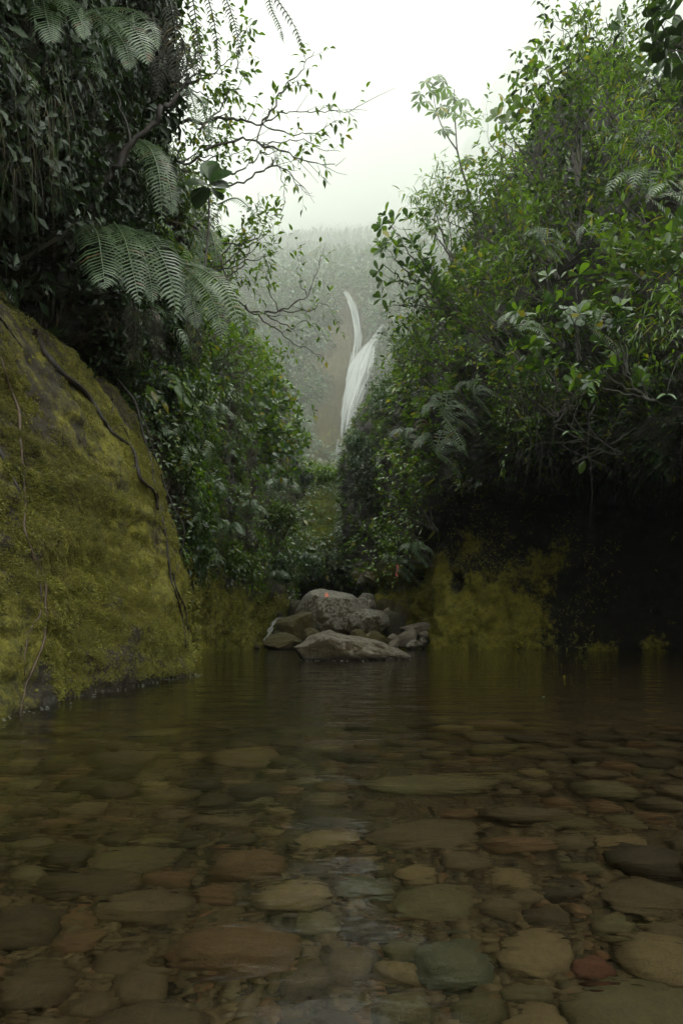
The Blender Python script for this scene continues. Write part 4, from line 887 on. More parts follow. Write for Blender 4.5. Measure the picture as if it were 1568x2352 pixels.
def grow(pl, g, p0, d, L, r, lev, spec, up=.15, spread=.8, kids=3, dens=1.0, kink=.14, mode='alt'):
    """a branch with its twigs into g; leaves on the outermost ones"""
    n = 7; p = [np.asarray(p0, float)]; d = np.asarray(d, float) / np.linalg.norm(d)
    for i in range(n):
        d = d + rv(kink) + np.array([0, 0, up * .35]); d /= np.linalg.norm(d); p.append(p[-1] + d * L / n)
    p = np.array(p); tube(g, p, r, r * .45, 5 if lev > 1 else 4)
    if lev == 0:
        if mode == 'alt': twig_leaves(pl, p, spec, dens)
        else: rosette(pl, p[-1], p[-1] - p[-2], spec, rng.randint(5, 8))
        return
    for i in range(kids):
        k_ = rng.randint(2, n - 1); t = p[k_ + 1] - p[k_]; t /= np.linalg.norm(t); s = np.cross(t, rv(1)); s /= np.linalg.norm(s) + 1e-9
        grow(pl, g, p[k_], t * .6 + s * spread, L * rng.uniform(.42, .65), r * .55, lev - 1, spec, up, spread, kids, dens, kink, mode)
    grow(pl, g, p[-1], d + rv(.2), L * .5, r * .45, lev - 1, spec, up, spread, kids, dens, kink, mode)
def hand_branch(pl, name, pts, r0, r1, ntw=0, L=.4, spec=None, lev=0, dens=1.0, t0=.3, kids=2, up=.05, spread=.8, n=26, mode='alt', kink=.14, rough=0.0):
    c = smooth_path(pts, n); n0 = len(pl.leaves)
    if rough: c = c + rough * np.stack([pnoise(c * 9 + q * 31.7) for q in range(3)], 1)
    g = Geo(); tube(g, c, r0, r1, 6)
    for i in range(ntw):
        s = t0 + (1 - t0) * (i + rng.random()) / ntw; k_ = min(n - 2, int(s * (n - 1))); t = c[k_ + 1] - c[k_]; t /= np.linalg.norm(t); sd = np.cross(t, rv(1)); sd /= np.linalg.norm(sd) + 1e-9
        pl_spec = spec
        grow(pl, g, c[k_], t * .7 + sd * spread, L * rng.uniform(.55, 1.1), max(r1 * .8, r0 * .3 * (1 - s) + r1 * .5), lev, pl_spec, up, spread, kids, dens, kink, mode)
    b_ = pl.part(g, name)
    for i in range(n0, len(pl.own)): pl.own[i] = b_
    return c
def Ps(pts, Y): return [P(p[0], p[1], p[2] if len(p) > 2 else Y) for p in pts]

# ---- ferns on the left bank
def fern(label, fronds, Y, name='fern', group=None, mat='fern', n=40, normal=(0.1, -.8, .55), droop=.35, narrow=1, cat='fern'):
    b = P(fronds[0][0][0][0], fronds[0][0][0][1], Y); root = empty(name, b); tag(root, label, cat, group)
    for pts, W in fronds:
        g = Geo(); frond_geo(g, [P(p[0], p[1], p[2] if len(p) > 2 else Y) for p in pts], normal, W / FP * Y, int(n * .72), .0045 * Y / 5 * 1.6, droop); g.v = [a - np.array(b) for a in g.v]; link('frond', g.mesh('frond', M[mat]), root)
    return root
fern('large fern with three arching pale ribbed fronds above the mossy slab', [([(205, 512, 5.1), (225, 540, 4.9), (236, 610, 4.75), (243, 668, 4.7)], 62), ([(262, 510, 5.2), (285, 545, 5.0), (305, 620, 4.85), (322, 705, 4.8)], 52), ([(295, 525, 5.3), (350, 555, 5.1), (388, 630, 4.95), (408, 735, 4.9)], 56), ([(285, 520, 5.3), (320, 560, 5.15), (345, 640, 5.05), (352, 700, 5.0)], 46)], 5.1, n=44)
fern('fern with a long frond arching down to the right of the big fern', [([(415, 605, 5.6), (470, 622, 5.4), (520, 670, 5.3), (562, 775, 5.2)], 44), ([(420, 612, 5.6), (470, 660, 5.5), (500, 720, 5.45), (512, 790, 5.4)], 40), ([(405, 625, 5.6), (440, 690, 5.5), (455, 760, 5.5)], 36)], 5.6, n=44)
fern('fern with one long narrow frond hanging against the dark bank', [([(318, 318, 5.6), (350, 350, 5.5), (368, 420, 5.4), (372, 525, 5.4)], 42), ([(330, 330, 5.6), (372, 370, 5.5), (392, 440, 5.4), (398, 500, 5.4)], 30)], 5.6, n=46)
fern('fern at the top with broad fronds over the left bank', [([(218, 18, 4.6), (275, 35, 4.4), (320, 85, 4.3), (342, 155, 4.3)], 50), ([(210, 22, 4.6), (255, 60, 4.5), (290, 110, 4.4), (300, 165, 4.4)], 44), ([(225, 20, 4.6), (300, 22, 4.5), (345, 60, 4.4), (365, 120, 4.4)], 34)], 4.6, n=42)
fern('fern in the top left corner with one wide drooping frond', [([(92, -40, 4.4), (100, 0, 4.3), (110, 50, 4.2), (122, 105, 4.2)], 58), ([(80, -30, 4.4), (150, 0, 4.3), (185, 45, 4.2), (195, 95, 4.2)], 40)], 4.4, n=42)
fern('small pale fern under the top fern', [([(170, 140, 4.7), (200, 132, 4.6), (232, 150, 4.6)], 18), ([(172, 142, 4.7), (215, 150, 4.6), (250, 185, 4.6)], 22)], 4.7, n=26)
fern('curled fern frond hanging beside the diagonal trunk', [([(440, 212, 5.8), (466, 238, 5.7), (480, 290, 5.7), (478, 325, 5.7)], 22), ([(432, 200, 5.8), (448, 250, 5.75), (452, 300, 5.75)], 20)], 5.8, n=34)
fern('fern with dark fronds hanging near the large round leaves', [([(500, 470, 6), (540, 455, 5.9), (570, 475, 5.8), (585, 500, 5.8)], 22), ([(480, 520, 6), (492, 560, 5.9), (500, 610, 5.9)], 26), ([(470, 520, 6), (462, 580, 5.9), (455, 640, 5.9)], 24)], 6, n=32)
GD = 'dead fern fronds hanging over the left bank'
for lab, fr, Y in (('dead brown fern fronds hanging against the sky at the top', [([(618, -60), (632, -10), (668, 45), (690, 95), (702, 140)], 15), ([(612, -60), (620, 10), (642, 60), (652, 100)], 13)], 5.2),
                   ('dead dark fern fronds hanging at the top edge over the sky', [([(505, -40), (528, 20), (545, 80), (550, 145)], 17), ([(470, -30), (490, 40), (500, 110), (498, 160)], 18), ([(440, -20), (452, 60), (455, 130), (450, 190)], 20)], 5.6),
                   ('dead dark fern fronds massed left of the sky', [([(390, 0), (402, 70), (405, 150), (400, 210)], 34), ([(350, 30), (362, 100), (366, 160), (360, 230)], 34), ([(420, 90), (430, 150), (428, 210)], 30)], 5.5),
                   ('dead fern fronds drooping under the large fern', [([(300, 690), (310, 740), (308, 800), (300, 830)], 28), ([(345, 700), (360, 760), (362, 830)], 28), ([(440, 690), (450, 760), (452, 850)], 30)], 5.5)):
    fern(lab, fr, Y, 'dead_fern', GD, 'fern_dead', 34, droop=1.3)

# ---- left: trunk, bare-branched trees, big round leaves, shrubs
t = Plant('leaning_trunk', 'dark leaning trunk crossing the left bank diagonally', 'trunk', P(222, 430, 5.2), mat='root')
hand_branch(t, 'trunk', Ps([(218, 440), (262, 380), (310, 325), (345, 290), (380, 245), (405, 215), (438, 188)], 5.2), .034, .016, rough=.05)
hand_branch(t, 'branch', Ps([(300, 335), (290, 280), (272, 230), (255, 190)], 5.3), .014, .005, rough=.03); t.finish()

t = Plant('bare_branched_tree', 'slender tree at left with long bare branches reaching over the fog and few leaves', 'tree', P(430, 300, 7))
sp = ('ovate', ['leaf_bright', 'leaf_mid'], .095, .35)
for pts, r0, nt_, L, lev in (([(395, 275), (470, 275), (540, 272), (600, 288), (612, 285)], .022, 3, .35, 0), ([(600, 288), (625, 245), (655, 200), (690, 165), (722, 125)], .013, 9, .33, 0), ([(610, 285), (650, 260), (720, 256), (784, 254), (812, 250)], .009, 5, .30, 9),
                             ([(602, 290), (650, 300), (700, 310), (745, 290), (780, 275)], .009, 6, .3, 0), ([(470, 340), (540, 328), (585, 322), (640, 345), (700, 370), (770, 382)], .016, 8, .32, 9), ([(585, 322), (600, 290), (612, 262), (628, 240)], .010, 3, .25, 0),
                             ([(585, 322), (640, 330), (700, 325), (740, 345), (778, 350)], .008, 6, .3, 0), ([(500, 400), (560, 385), (600, 355), (640, 345)], .012, 4, .3, 0), ([(520, 430), (590, 400), (630, 378), (665, 400), (700, 440)], .012, 6, .26, 9),
                             ([(640, 380), (650, 430), (645, 480), (620, 500)], .006, 4, .22, 0), ([(450, 300), (520, 230), (545, 195), (560, 170)], .010, 6, .3, 0), ([(540, 170), (552, 110), (560, 75), (580, 60)], .008, 7, .2, 0)):
    hand_branch(t, 'branch', Ps(pts, 7), r0, r0 * .25, nt_, L, sp, 0 if lev == 9 else lev, .35 if lev == 9 else .8, .35, spread=.75, rough=.05, kink=.17)
    if lev == 9:
        c = smooth_path(Ps(pts, 7), 12); g = Geo()
        for q in range(4, 12):
            d = c[q] - c[q - 1]; d /= np.linalg.norm(d); e = d + np.array([rng.gauss(0, .5), rng.gauss(0, .4), rng.gauss(.1, .6)]); pth = np.array([c[q], c[q] + e * .12, c[q] + e * .2 + rv(.03)]); tube(g, pth, .004, .0015, 3)
        t.part(g, 'twig')
t.finish()
t = Plant('bare_branched_tree', 'second leafless looking tree lower left with a fan of dark forked twigs before the mist', 'tree', P(440, 560, 7.5))
sp = ('ovate', ['leaf_bright', 'leaf_bright', 'leaf_mid'], .085, .3)
for pts, r0, nt_, L in (([(440, 520), (480, 555), (500, 575), (545, 690), (600, 720), (640, 722)], .02, 4, .3), ([(610, 718), (660, 705), (700, 680), (722, 640), (750, 560)], .012, 7, .28), ([(640, 715), (620, 660), (612, 610), (600, 580)], .008, 5, .2), ([(640, 718), (700, 715), (745, 700), (780, 745)], .008, 8, .26),
                       ([(610, 720), (660, 750), (700, 745), (730, 760)], .008, 6, .28), ([(560, 700), (620, 745), (680, 790), (748, 825)], .012, 8, .26), ([(700, 680), (690, 640), (684, 590), (692, 560)], .006, 3, .2), ([(500, 560), (560, 560), (600, 540), (640, 560)], .010, 7, .3), ([(520, 640), (560, 600), (590, 520), (598, 440)], .010, 9, .22)):
    hand_branch(t, 'branch', Ps(pts, 7.5), r0, r0 * .22, nt_, L, sp, 0, .45, .3, spread=.8, rough=.06, kink=.2)
t.finish()
t = Plant('big_leaved_shrub', 'dark shrub with very large round leathery leaves below the leaning trunk', 'shrub', P(478, 560, 5.6))
hand_branch(t, 'stem', Ps([(470, 620), (478, 540), (480, 470), (478, 425)], 5.6), .014, .008)
for (x, y, dx, dy, s, m) in ((478, 425, -55, 5, .23, 'leaf_dark'), (478, 430, -35, 60, .25, 'leaf_dark'), (480, 422, 55, 15, .21, 'leaf_dark'), (480, 420, 60, -25, .24, 'leaf_glossy'), (482, 430, 45, 45, .2, 'leaf_dark'), (480, 415, 5, -70, .24, 'leaf_glossy'), (482, 418, -12, -60, .18, 'leaf_mid'), (484, 432, 70, 30, .16, 'leaf_bright'), (476, 426, -60, 40, .2, 'leaf_dark'), (478, 418, 25, -60, .2, 'leaf_dark')):
    t.leaf('round' if s > .2 else 'obov', m, (dx, -.3 * abs(dx) + rng.gauss(0, 8), -dy), (0.1 * dx / 50, -.8, .5), s, P(x, y, 5.6 - .01 * abs(dx) * .3))
t.finish()
def shrub(label, base, tops, Y, spec, nb=5, L=.5, r=.012, lev=1, kids=3, dens=1.0, up=.15, spread=.8, name='shrub', group=None, mode='alt', t0=.3, mat='bark', cat='shrub', Yt=None, limit=300, bend=12):
    """shrub whose stems run from pixel base to each pixel in tops"""
    Yt = Yt or Y; pl = Plant(name, label, cat, P(base[0], base[1], Y), group, mat)
    for tx, ty in tops:
        m = ((base[0] + tx) / 2 + rng.uniform(-bend, bend), (base[1] + ty) / 2 + rng.uniform(-bend, bend) * .6)
        hand_branch(pl, 'branch', [P(base[0] + rng.uniform(-6, 6), base[1], Y), P(m[0], m[1], (Y + Yt) / 2), P(tx, ty, Yt + rng.uniform(-.3, .3))], r, r * .3, nb, L, spec, lev, dens, t0, kids, up, spread, mode=mode, rough=.05)
    pl.finish(limit); return pl
BR, MD, DK, GL = 'leaf_bright', 'leaf_mid', 'leaf_dark', 'leaf_glossy'
shrub('leafy shrub with fresh oval leaves hanging below the bare branches', (455, 640), [(560, 520), (600, 560), (630, 520), (560, 640), (640, 580)], 8.5, ('ovate', [BR, MD], .10, .35), 5, .42)
shrub('light green shrub at the edge of the left bank above the large round leaves', (400, 380), [(460, 300), (520, 310), (500, 360), (470, 400), (560, 350)], 7.6, ('ovate', [BR, MD], .085, .35), 6, .36)
shrub('shrub on the left bank top whose leaves show against the sky', (400, 200), [(480, 120), (520, 170), (500, 230), (460, 60), (540, 130)], 7.2, ('ovate', [BR, MD], .085, .4), 6, .36)
shrub('yellowish green shrub below the forked twigs on the left', (500, 860), [(600, 790), (630, 830), (560, 760), (600, 870), (635, 850)], 10.5, ('ovate', [BR], .10, .2), 6, .42)
shrub('pale shrub with whorled leaves above the mossy second wall', (560, 1080), [(620, 1000), (665, 1030), (625, 950), (650, 1060)], 15, ('obov', [BR, 'leaf_blue'], .19, .0), 6, .7, .016, mode='rosette', lev=1)
shrub('shrub with whorled leaves beside the brown slab of the fall', (600, 960), [(625, 905), (650, 960), (610, 870), (670, 1000)], 19, ('obov', [BR, 'leaf_blue'], .22, .0), 6, .8, .018, mode='rosette')

# ---- right bank
GR = 'shrubs crowding the right slope'
t = Plant('lobed_leaf_sapling', 'lone slender sapling with broad lobed leaves standing up into the fog', 'sapling', P(1085, 480, 16))
hand_branch(t, 'trunk', Ps([(1092, 520), (1075, 440), (1060, 390), (1049, 345)], 16), .038, .024)
b1 = hand_branch(t, 'branch', Ps([(1049, 345), (1046, 300), (1044, 260), (1042, 205)], 16), .022, .010)
b2 = hand_branch(t, 'branch', Ps([(1049, 345), (1030, 318), (1012, 285), (998, 240), (992, 190)], 16), .020, .008)
b3 = hand_branch(t, 'branch', Ps([(1058, 385), (1066, 372)], 16), .008, .004)
for x, y in ((975, 192), (990, 182), (1005, 178), (1018, 190), (965, 220), (985, 215), (1005, 210), (962, 240), (978, 238), (1022, 205), (1030, 218), (1040, 228), (1010, 250), (1000, 262), (1018, 262), (1035, 250), (1050, 238), (1058, 240), (1068, 232), (1040, 265), (1055, 270), (1070, 280), (1085, 278), (1068, 292), (1062, 262), (1005, 305), (1015, 300), (1025, 304), (1075, 370), (1060, 376), (1070, 366), (1052, 392)):
    t.leaf('lobed', rng.choice([BR, MD, BR]), (rng.gauss(0, .9), -.15 + rng.gauss(0, .2), -.6), (rng.gauss(0, .3), -1, .45), .34 * rng.uniform(.8, 1.2), P(x, y - 5, 16 + rng.gauss(0, .25)))
t.finish()
shrub('shrub of dark rounded leaves on curved stems, furthest left on the right slope', (1050, 720), [(890, 505), (880, 560), (878, 605), (895, 640), (925, 520), (905, 700), (950, 560), (930, 620)], 14.5, ('obov', [GL, GL, BR], .27, .0), 4, .8, .025, lev=0, mode='rosette', t0=.45, mat='bark_moss', bend=20)
shrub('shrub with drooping bright new leaves rising against the fog', (1040, 600), [(940, 450), (990, 430), (1010, 420), (1050, 440), (1000, 480), (965, 480)], 16, ('lance', [BR], .24, .6), 6, .7, .02, t0=.4)
shrub('thin sapling with two small leafy heads over the shrubs', (1135, 500), [(1120, 375), (1108, 350), (1150, 370)], 15.5, ('obov', [BR, MD], .2, .1), 2, .3, .016, lev=0, mode='rosette', t0=.8)
shrub('shrub with upright bright paddle leaves high on the right slope', (1250, 420), [(1205, 175), (1180, 220), (1215, 140), (1240, 190), (1150, 265)], 13.5, ('obov', [BR, MD], .26, .0), 4, .5, .02, lev=0, mode='rosette', t0=.5)
shrub('tall leafy shrub with straight dark stems at the top of the right slope', (1330, 420), [(1290, 60), (1320, 110), (1260, 150), (1350, 60), (1300, 200), (1235, 110)], 12.5, ('ovate', [MD, DK, BR], .155, .35), 9, .75, .022, t0=.25)
shrub('airy tree with tiny yellow leaves at the top right', (1480, 320), [(1330, 10), (1390, 40), (1430, 90), (1360, 100), (1280, 40), (1460, 20)], 11, ('ovate', [BR, MD], .105, .4), 8, .7, .02, t0=.25, mat='bark_moss')
shrub('dark shrub with big leathery leaves cut by the top right corner', (1640, 140), [(1545, 40), (1500, 90), (1570, -20), (1480, 20), (1530, 110)], 5.2, ('obov', [DK, GL], .16, .1), 4, .3, .012, lev=0, mode='rosette', t0=.4)
shrub('shrub with yellow green feathery leaves at the right edge', (1600, 420), [(1400, 255), (1450, 270), (1500, 240), (1440, 310), (1540, 300)], 8.5, ('lance', [BR, BR, MD], .14, .35), 6, .42, .010, t0=.4)
shrub('bright feathery branch in the middle of the right slope', (1500, 470), [(1390, 345), (1420, 330), (1450, 350)], 9, ('lance', [BR], .13, .35), 4, .36, .010, t0=.5)
shrub('yellow leaved twig at the right edge above the large fern', (1600, 470), [(1520, 380), (1550, 395), (1500, 400)], 8, ('lance', [BR], .12, .3), 4, .3, .008, t0=.5)
specs = [('ovate', [MD, BR], .17, .3), ('ovate', [MD, DK], .15, .3), ('lance', [BR, MD], .22, .5), ('ovate', [BR], .14, .3), ('obov', [GL, MD], .2, .1), ('rhomb', [MD, BR], .12, .3)]
slope = [('bushy mid green shrub beneath the lone sapling', (1120, 640), [(1060, 500), (1100, 520), (1140, 500), (1090, 560)], 16, 2), ('shrub with small bright leaves right of the lone sapling', (1200, 560), [(1130, 400), (1160, 430), (1190, 400), (1210, 450)], 15.5, 3),
         ('dense shrub in the middle of the slope with oval leaves', (1280, 640), [(1200, 470), (1240, 500), (1280, 470), (1180, 530)], 13.5, 0), ('dark green shrub on the slope left of the large fern', (1330, 560), [(1270, 380), (1310, 360), (1350, 400), (1240, 400)], 13, 1),
         ('shrub with pale oval leaves low on the left of the slope', (1030, 850), [(930, 740), (960, 790), (980, 700), (920, 820)], 16.5, 0), ('yellowish shrub above the drooping tree fern', (1060, 930), [(960, 860), (1000, 850), (1030, 800), (940, 910)], 17, 3),
         ('shrub with tangled mossy stems in the middle of the slope', (1130, 800), [(1000, 640), (1040, 620), (1080, 680), (960, 660), (1010, 720)], 14.5, 4), ('small leaved shrub beside the paddle leaved plants', (1190, 830), [(1100, 720), (1140, 690), (1170, 740), (1090, 780)], 13, 5),
         ('drooping shrub above the paddle leaved plants', (1260, 700), [(1180, 580), (1220, 560), (1160, 620)], 12, 2), ('shrub at the right edge below the large fern', (1600, 700), [(1480, 600), (1520, 570), (1450, 640), (1560, 560)], 8.5, 4),
         ('narrow leaved shrub at the far right over the dark hollow', (1620, 800), [(1500, 690), (1450, 720), (1540, 660), (1480, 760)], 8, 2), ('small bush with bluish leaves hanging in front of the dark hollow', (1180, 830), [(1130, 930), (1200, 950), (1190, 1020), (1160, 980)], 13, 5),
         ('shrub with twiggy stems by the waterline vegetation', (1000, 1220), [(900, 1060), (930, 1100), (880, 1160), (950, 1050)], 20, 0), ('bright shrub low above the boulders at the right', (990, 1300), [(880, 1230), (910, 1260), (930, 1210), (870, 1290)], 21, 3),
         ('dark bush on the upper right among fern fronds', (1480, 520), [(1400, 400), (1440, 380), (1380, 450)], 10.5, 1), ('shrub of oval leaves at the upper right edge', (1600, 330), [(1500, 180), (1540, 150), (1470, 200), (1560, 220)], 9, 1)]
for lab, b, tp_, Y, si in slope:
    sp = specs[si]; shrub(lab, b, tp_, Y, (sp[0], sp[1], sp[2] * (Y / 14) ** .4, sp[3]), 6, .055 * Y, .0016 * Y, group=GR, t0=.3)
for lab, b, tp_, Y, si in [('twiggy shrub on the rim between the sapling and the drooping bright shrub', (1130, 560), [(1040, 450), (1075, 430), (1010, 500), (1100, 450)], 16, 0), ('oval leaved shrub on the rim right of the lobed sapling', (1230, 420), [(1120, 330), (1150, 310), (1100, 400), (1170, 350)], 15, 3),
         ('shrub leaning out over the fall from the rim', (1040, 780), [(945, 690), (930, 730), (960, 660), (945, 780)], 17, 1), ('small shrub just left of the paddle leaved plants', (1160, 760), [(1060, 640), (1090, 600), (1120, 650)], 13, 0), ('leafy shrub behind the tall straight stems', (1420, 300), [(1350, 130), (1390, 180), (1330, 210), (1400, 100)], 12.5, 3),
         ('shrub hanging below the airy tree', (1500, 300), [(1430, 150), (1460, 200), (1400, 230)], 10.5, 5), ('dense leafy shrub between the fern and the hollow', (1480, 650), [(1400, 520), (1440, 560), (1350, 560), (1420, 610)], 10, 0), ('shrub with glossy leaves above the lip of the hollow', (1280, 960), [(1220, 860), (1260, 890), (1300, 900), (1180, 880)], 12, 4)]:
    sp = specs[si]; shrub(lab, b, tp_, Y, (sp[0], sp[1], sp[2] * (Y / 14) ** .4, sp[3]), 6, .055 * Y, .0016 * Y, group=GR, t0=.3)
# paddle-leaved plants in front of the dark hollow
GP = 'paddle leaved plants on the right bank'
for lab, base, tops, Y, sz in (('tallest paddle leaved plant, with one broad leaf upright at the top', (1330, 830), [(1322, 640), (1290, 700), (1345, 720)], 8, .215), ('paddle leaved plant with a pale rosette, left of the tallest', (1290, 800), [(1250, 650), (1245, 735), (1205, 690)], 8.5, .19),
                              ('paddle leaved plant with glossy rosettes low on the left', (1280, 900), [(1185, 780), (1230, 800), (1260, 840), (1290, 870)], 8.6, .17), ('paddle leaved plant right of the tallest one', (1440, 860), [(1390, 690), (1400, 745), (1440, 720), (1370, 760)], 7.8, .17),
                              ('paddle leaved plant reaching over the dark hollow at the right', (1500, 920), [(1420, 820), (1380, 850), (1340, 870), (1470, 850)], 7.6, .155), ('paddle leaved plant cut by the right edge', (1620, 700), [(1555, 530), (1540, 600), (1570, 640)], 7, .18)):
    shrub(lab, base, tops, Y, ('obov', [GL, GL, BR], sz, 0), 2, .28, .014, lev=0, mode='rosette', t0=.55, group=GP, name='paddle_leaf_plant', cat='plant', mat='bark_moss', bend=18)
for lab, x, y, Y, a in (('pair of long leaves hanging alone before the dark hollow', 1310, 990, 8, 0), ('three long leaves on a twig at the right edge before the dark hollow', 1530, 905, 7, 1)):
    pl = Plant('leafy_twig', lab, 'twig', P(x, y - 60, Y)); hand_branch(pl, 'stem', Ps([(x + 30, y - 90), (x + 10, y - 40), (x, y - 2)], Y), .005, .003)
    for dx, dz in ((-1, -.25), (1, -.45)) + (((.2, -.2),) if a else ()): pl.leaf('ovate', GL, (dx, -.3, dz), (0, -.6, 1), .15, P(x, y, Y))
    pl.finish()
# ferns on the right
FR = 'ferns on the right slope'
def rfern(label, x, y, Y, n, Lpx, W, mat='fern', group=FR, a0=150, a1=-60, name='fern', seed=0, sag=.75):
    r = random.Random(seed + x); fr = []
    for i in range(n):
        a = R(a0 + (a1 - a0) * (i + .5) / n + r.uniform(-12, 12)); L = Lpx * r.uniform(.8, 1.15); c, s = math.cos(a), math.sin(a); q = .5 * math.sin(i * 2.1) * L / FP * Y
        fr.append(([(x, y, Y), (x + c * L * .4, y - s * L * .45 - L * .12, Y - q * .4 - .05), (x + c * L * .8, y - s * L * .6 + L * .12 * sag, Y - q * .8 - .1), (x + c * L * 1.05, y - s * L * .55 + L * .55 * sag, Y - q - .1)], W * r.uniform(.85, 1.1)))
    return fern(label, fr, Y, name, group, mat, 26, (0, -.55, .8), .5)
for i, a in enumerate([('large fern with long pale fronds right of the slope, below the yellow twigs', 1490, 455, 8.6, 7, 120, 26), ('fern at the right edge with a drooping frond', 1560, 470, 7.5, 5, 100, 24), ('fern above the paddle leaved plants', 1240, 560, 12, 7, 70, 17), ('tree fern frond cluster left of the paddle leaved plants', 1190, 760, 10, 6, 75, 20), ('fern in the middle of the slope by mossy stems', 1090, 800, 15, 7, 52, 13),
                        ('dark drooping tree fern over the edge of the hollow', 1020, 960, 16, 8, 95, 22), ('tree fern with long hanging fronds above the boulders', 1000, 1040, 17, 7, 90, 20), ('fern at the left rim of the slope near the big bush', 930, 1010, 21, 7, 50, 12), ('small fern hanging above the mossy right wall', 1085, 905, 15.5, 7, 60, 15), ('fern under the paddle leaved plants', 1360, 760, 8.6, 5, 80, 20), ('bright small fern low at the right above the boulders', 905, 1300, 21, 8, 45, 12), ('fern low at the rim beside the mossy right wall', 950, 1270, 19.5, 7, 48, 13),
                        ('fern beside the dark green shrub on the slope', 1380, 560, 10.5, 6, 85, 20), ('fern high at the right among the feathery leaves', 1470, 330, 9.5, 6, 75, 18)]):
    rfern(*a, seed=i)
rfern('small fern with rusty red fronds over the dark gap behind the boulders', 832, 1318, 28, 7, 26, 8, 'leaf_red', None, 20, -200, seed=3)
rfern('orange brown dying fern frond on the rim of the right slope', 985, 975, 17, 2, 42, 10, 'leaf_red', None, 190, 150, seed=5)
for i, a in enumerate([('pale tree fern spreading on the left wall beside the mossy bank', 640, 1130, 23, 8, 55, 14), ('tree fern low on the left wall above the second mossy wall', 520, 1230, 14, 7, 55, 14), ('small fern beside the left cascade', 640, 1330, 21, 7, 32, 9), ('fern high on the left wall below the shrubs', 500, 960, 13, 7, 50, 13), ('tree fern by the dark hollow below the mossy bank', 700, 1290, 30, 8, 38, 10), ('fern in the middle of the left wall', 570, 1180, 18, 7, 50, 13), ('fern on the left wall near its foot', 480, 1130, 13, 6, 46, 13)]):
    rfern(*a, seed=i + 40, group='ferns on the left wall of the gorge', a1=20)

# bushes at the head of the gorge: crowns of many small leaves round a stem
def bush(label, x, y, Y, w, h_, mat, n, size, kind='rhomb', name='bush', seed=0, group='bushes at the head of the gorge'):
    r = random.Random(seed)
    if Y > 39:
        hit, _ = pix_hit(Ho, x, max(y + h_ * .4, 1100)); Y = hit.y - .8 if hit is not None else Y
    c = P(x, y, Y); b = P(x, y + h_ * .55, Y + .5); pl = Plant(name, label, 'bush', b, group); rw, rh = w / 2 / FP * Y, h_ / 2 / FP * Y
    g = Geo()
    lobes = [(np.array(c) + np.array([r.uniform(-.6, .6) * rw, r.uniform(-.5, .5) * rw, r.uniform(-.55, .6) * rh]), r.uniform(.35, .55)) for _ in range(9)]
    for lc, q in lobes: tube(g, smooth_path([b, (Vector(b) + Vector(lc)) / 2 + Vector(rv(.1 * rw)), lc], 7), .03 * rw, .008 * rw, 4)
    pl.part(g, 'stem'); g = Geo()
    for _ in range(n):
        lc, q = r.choice(lobes); d = np.array([r.gauss(0, 1), r.gauss(0, 1), r.gauss(.2, 1)]); d /= np.linalg.norm(d); p = lc + d * q * r.uniform(.55, 1.08) * np.array([rw, rw, rh])
        put(g, LF[kind], d + np.array([0, 0, -.4]) + rv(.4), d + np.array([0, 0, .8]) + rv(.3), size * r.uniform(.7, 1.2), p)
    tag(pl.part(g, 'foliage', M[mat]), kind='stuff'); return pl
for i, a in enumerate([('big dark bluish bush right of the waterfall', 895, 935, 33, 150, 150, 'leaf_blue', 3600, .20), ('bush standing just below the lower end of the waterfall at its right', 830, 1030, 34, 80, 90, 'leaf_blue', 1800, .21), ('upper bush right of the waterfall, half in the mist', 935, 800, 38, 90, 110, 'leaf_blue', 1800, .24), ('dark bush hanging below the big bluish one', 850, 1120, 29, 120, 120, 'leaf_dark', 2200, .2),
                        ('fresh green bush in the middle below the brown slab', 735, 1095, 44, 90, 60, 'leaf_bright', 1500, .34), ('dark bush at the left end of the mossy bank', 690, 1110, 42, 60, 56, 'leaf_dark', 900, .3), ('bush on the left beside the mossy bank', 650, 1190, 27, 70, 90, 'leaf_mid', 1400, .19), ('bright bush at the foot of the left wall by the boulders', 655, 1300, 24, 70, 80, 'leaf_blue', 1300, .17), ('leafy bush over the second mossy wall', 560, 1290, 17.5, 90, 90, 'leaf_mid', 1500, .14), ('small bright bush in the dark gap behind the boulders', 725, 1300, 33, 46, 66, 'leaf_blue', 800, .2), ('bush low on the right, over the dark gap', 890, 1240, 25, 90, 90, 'leaf_mid', 1500, .18), ('bush with reddish leaves at the upper left of the mossy bank', 680, 1135, 40, 34, 26, 'fern_dead', 500, .25)]):
    bush(*a, seed=i)
# thin red strip
g = Geo(); c = smooth_path([P(911, 1296, 20), P(913, 1306, 20), P(909, 1315, 20), P(912, 1325, 20)], 10); w = np.array([.035, 0, .01])
g.add(np.concatenate([np.array([q - w * (.5 + .5 * math.sin(i)), q + w]) for i, q in enumerate(c)]), [(2 * i, 2 * i + 1, 2 * i + 3, 2 * i + 2) for i in range(9)])
k = NT('red_strip'); M['red'] = k.done(k.n('ShaderNodeBsdfPrincipled', {'Base Color': (.38, .06, .035, 1), 'Roughness': .5}).outputs[0])
g.build('ribbon', M['red']); tag(bpy.data.objects['ribbon'], 'small red strip hanging from the ferns above the boulders at the right', 'ribbon')

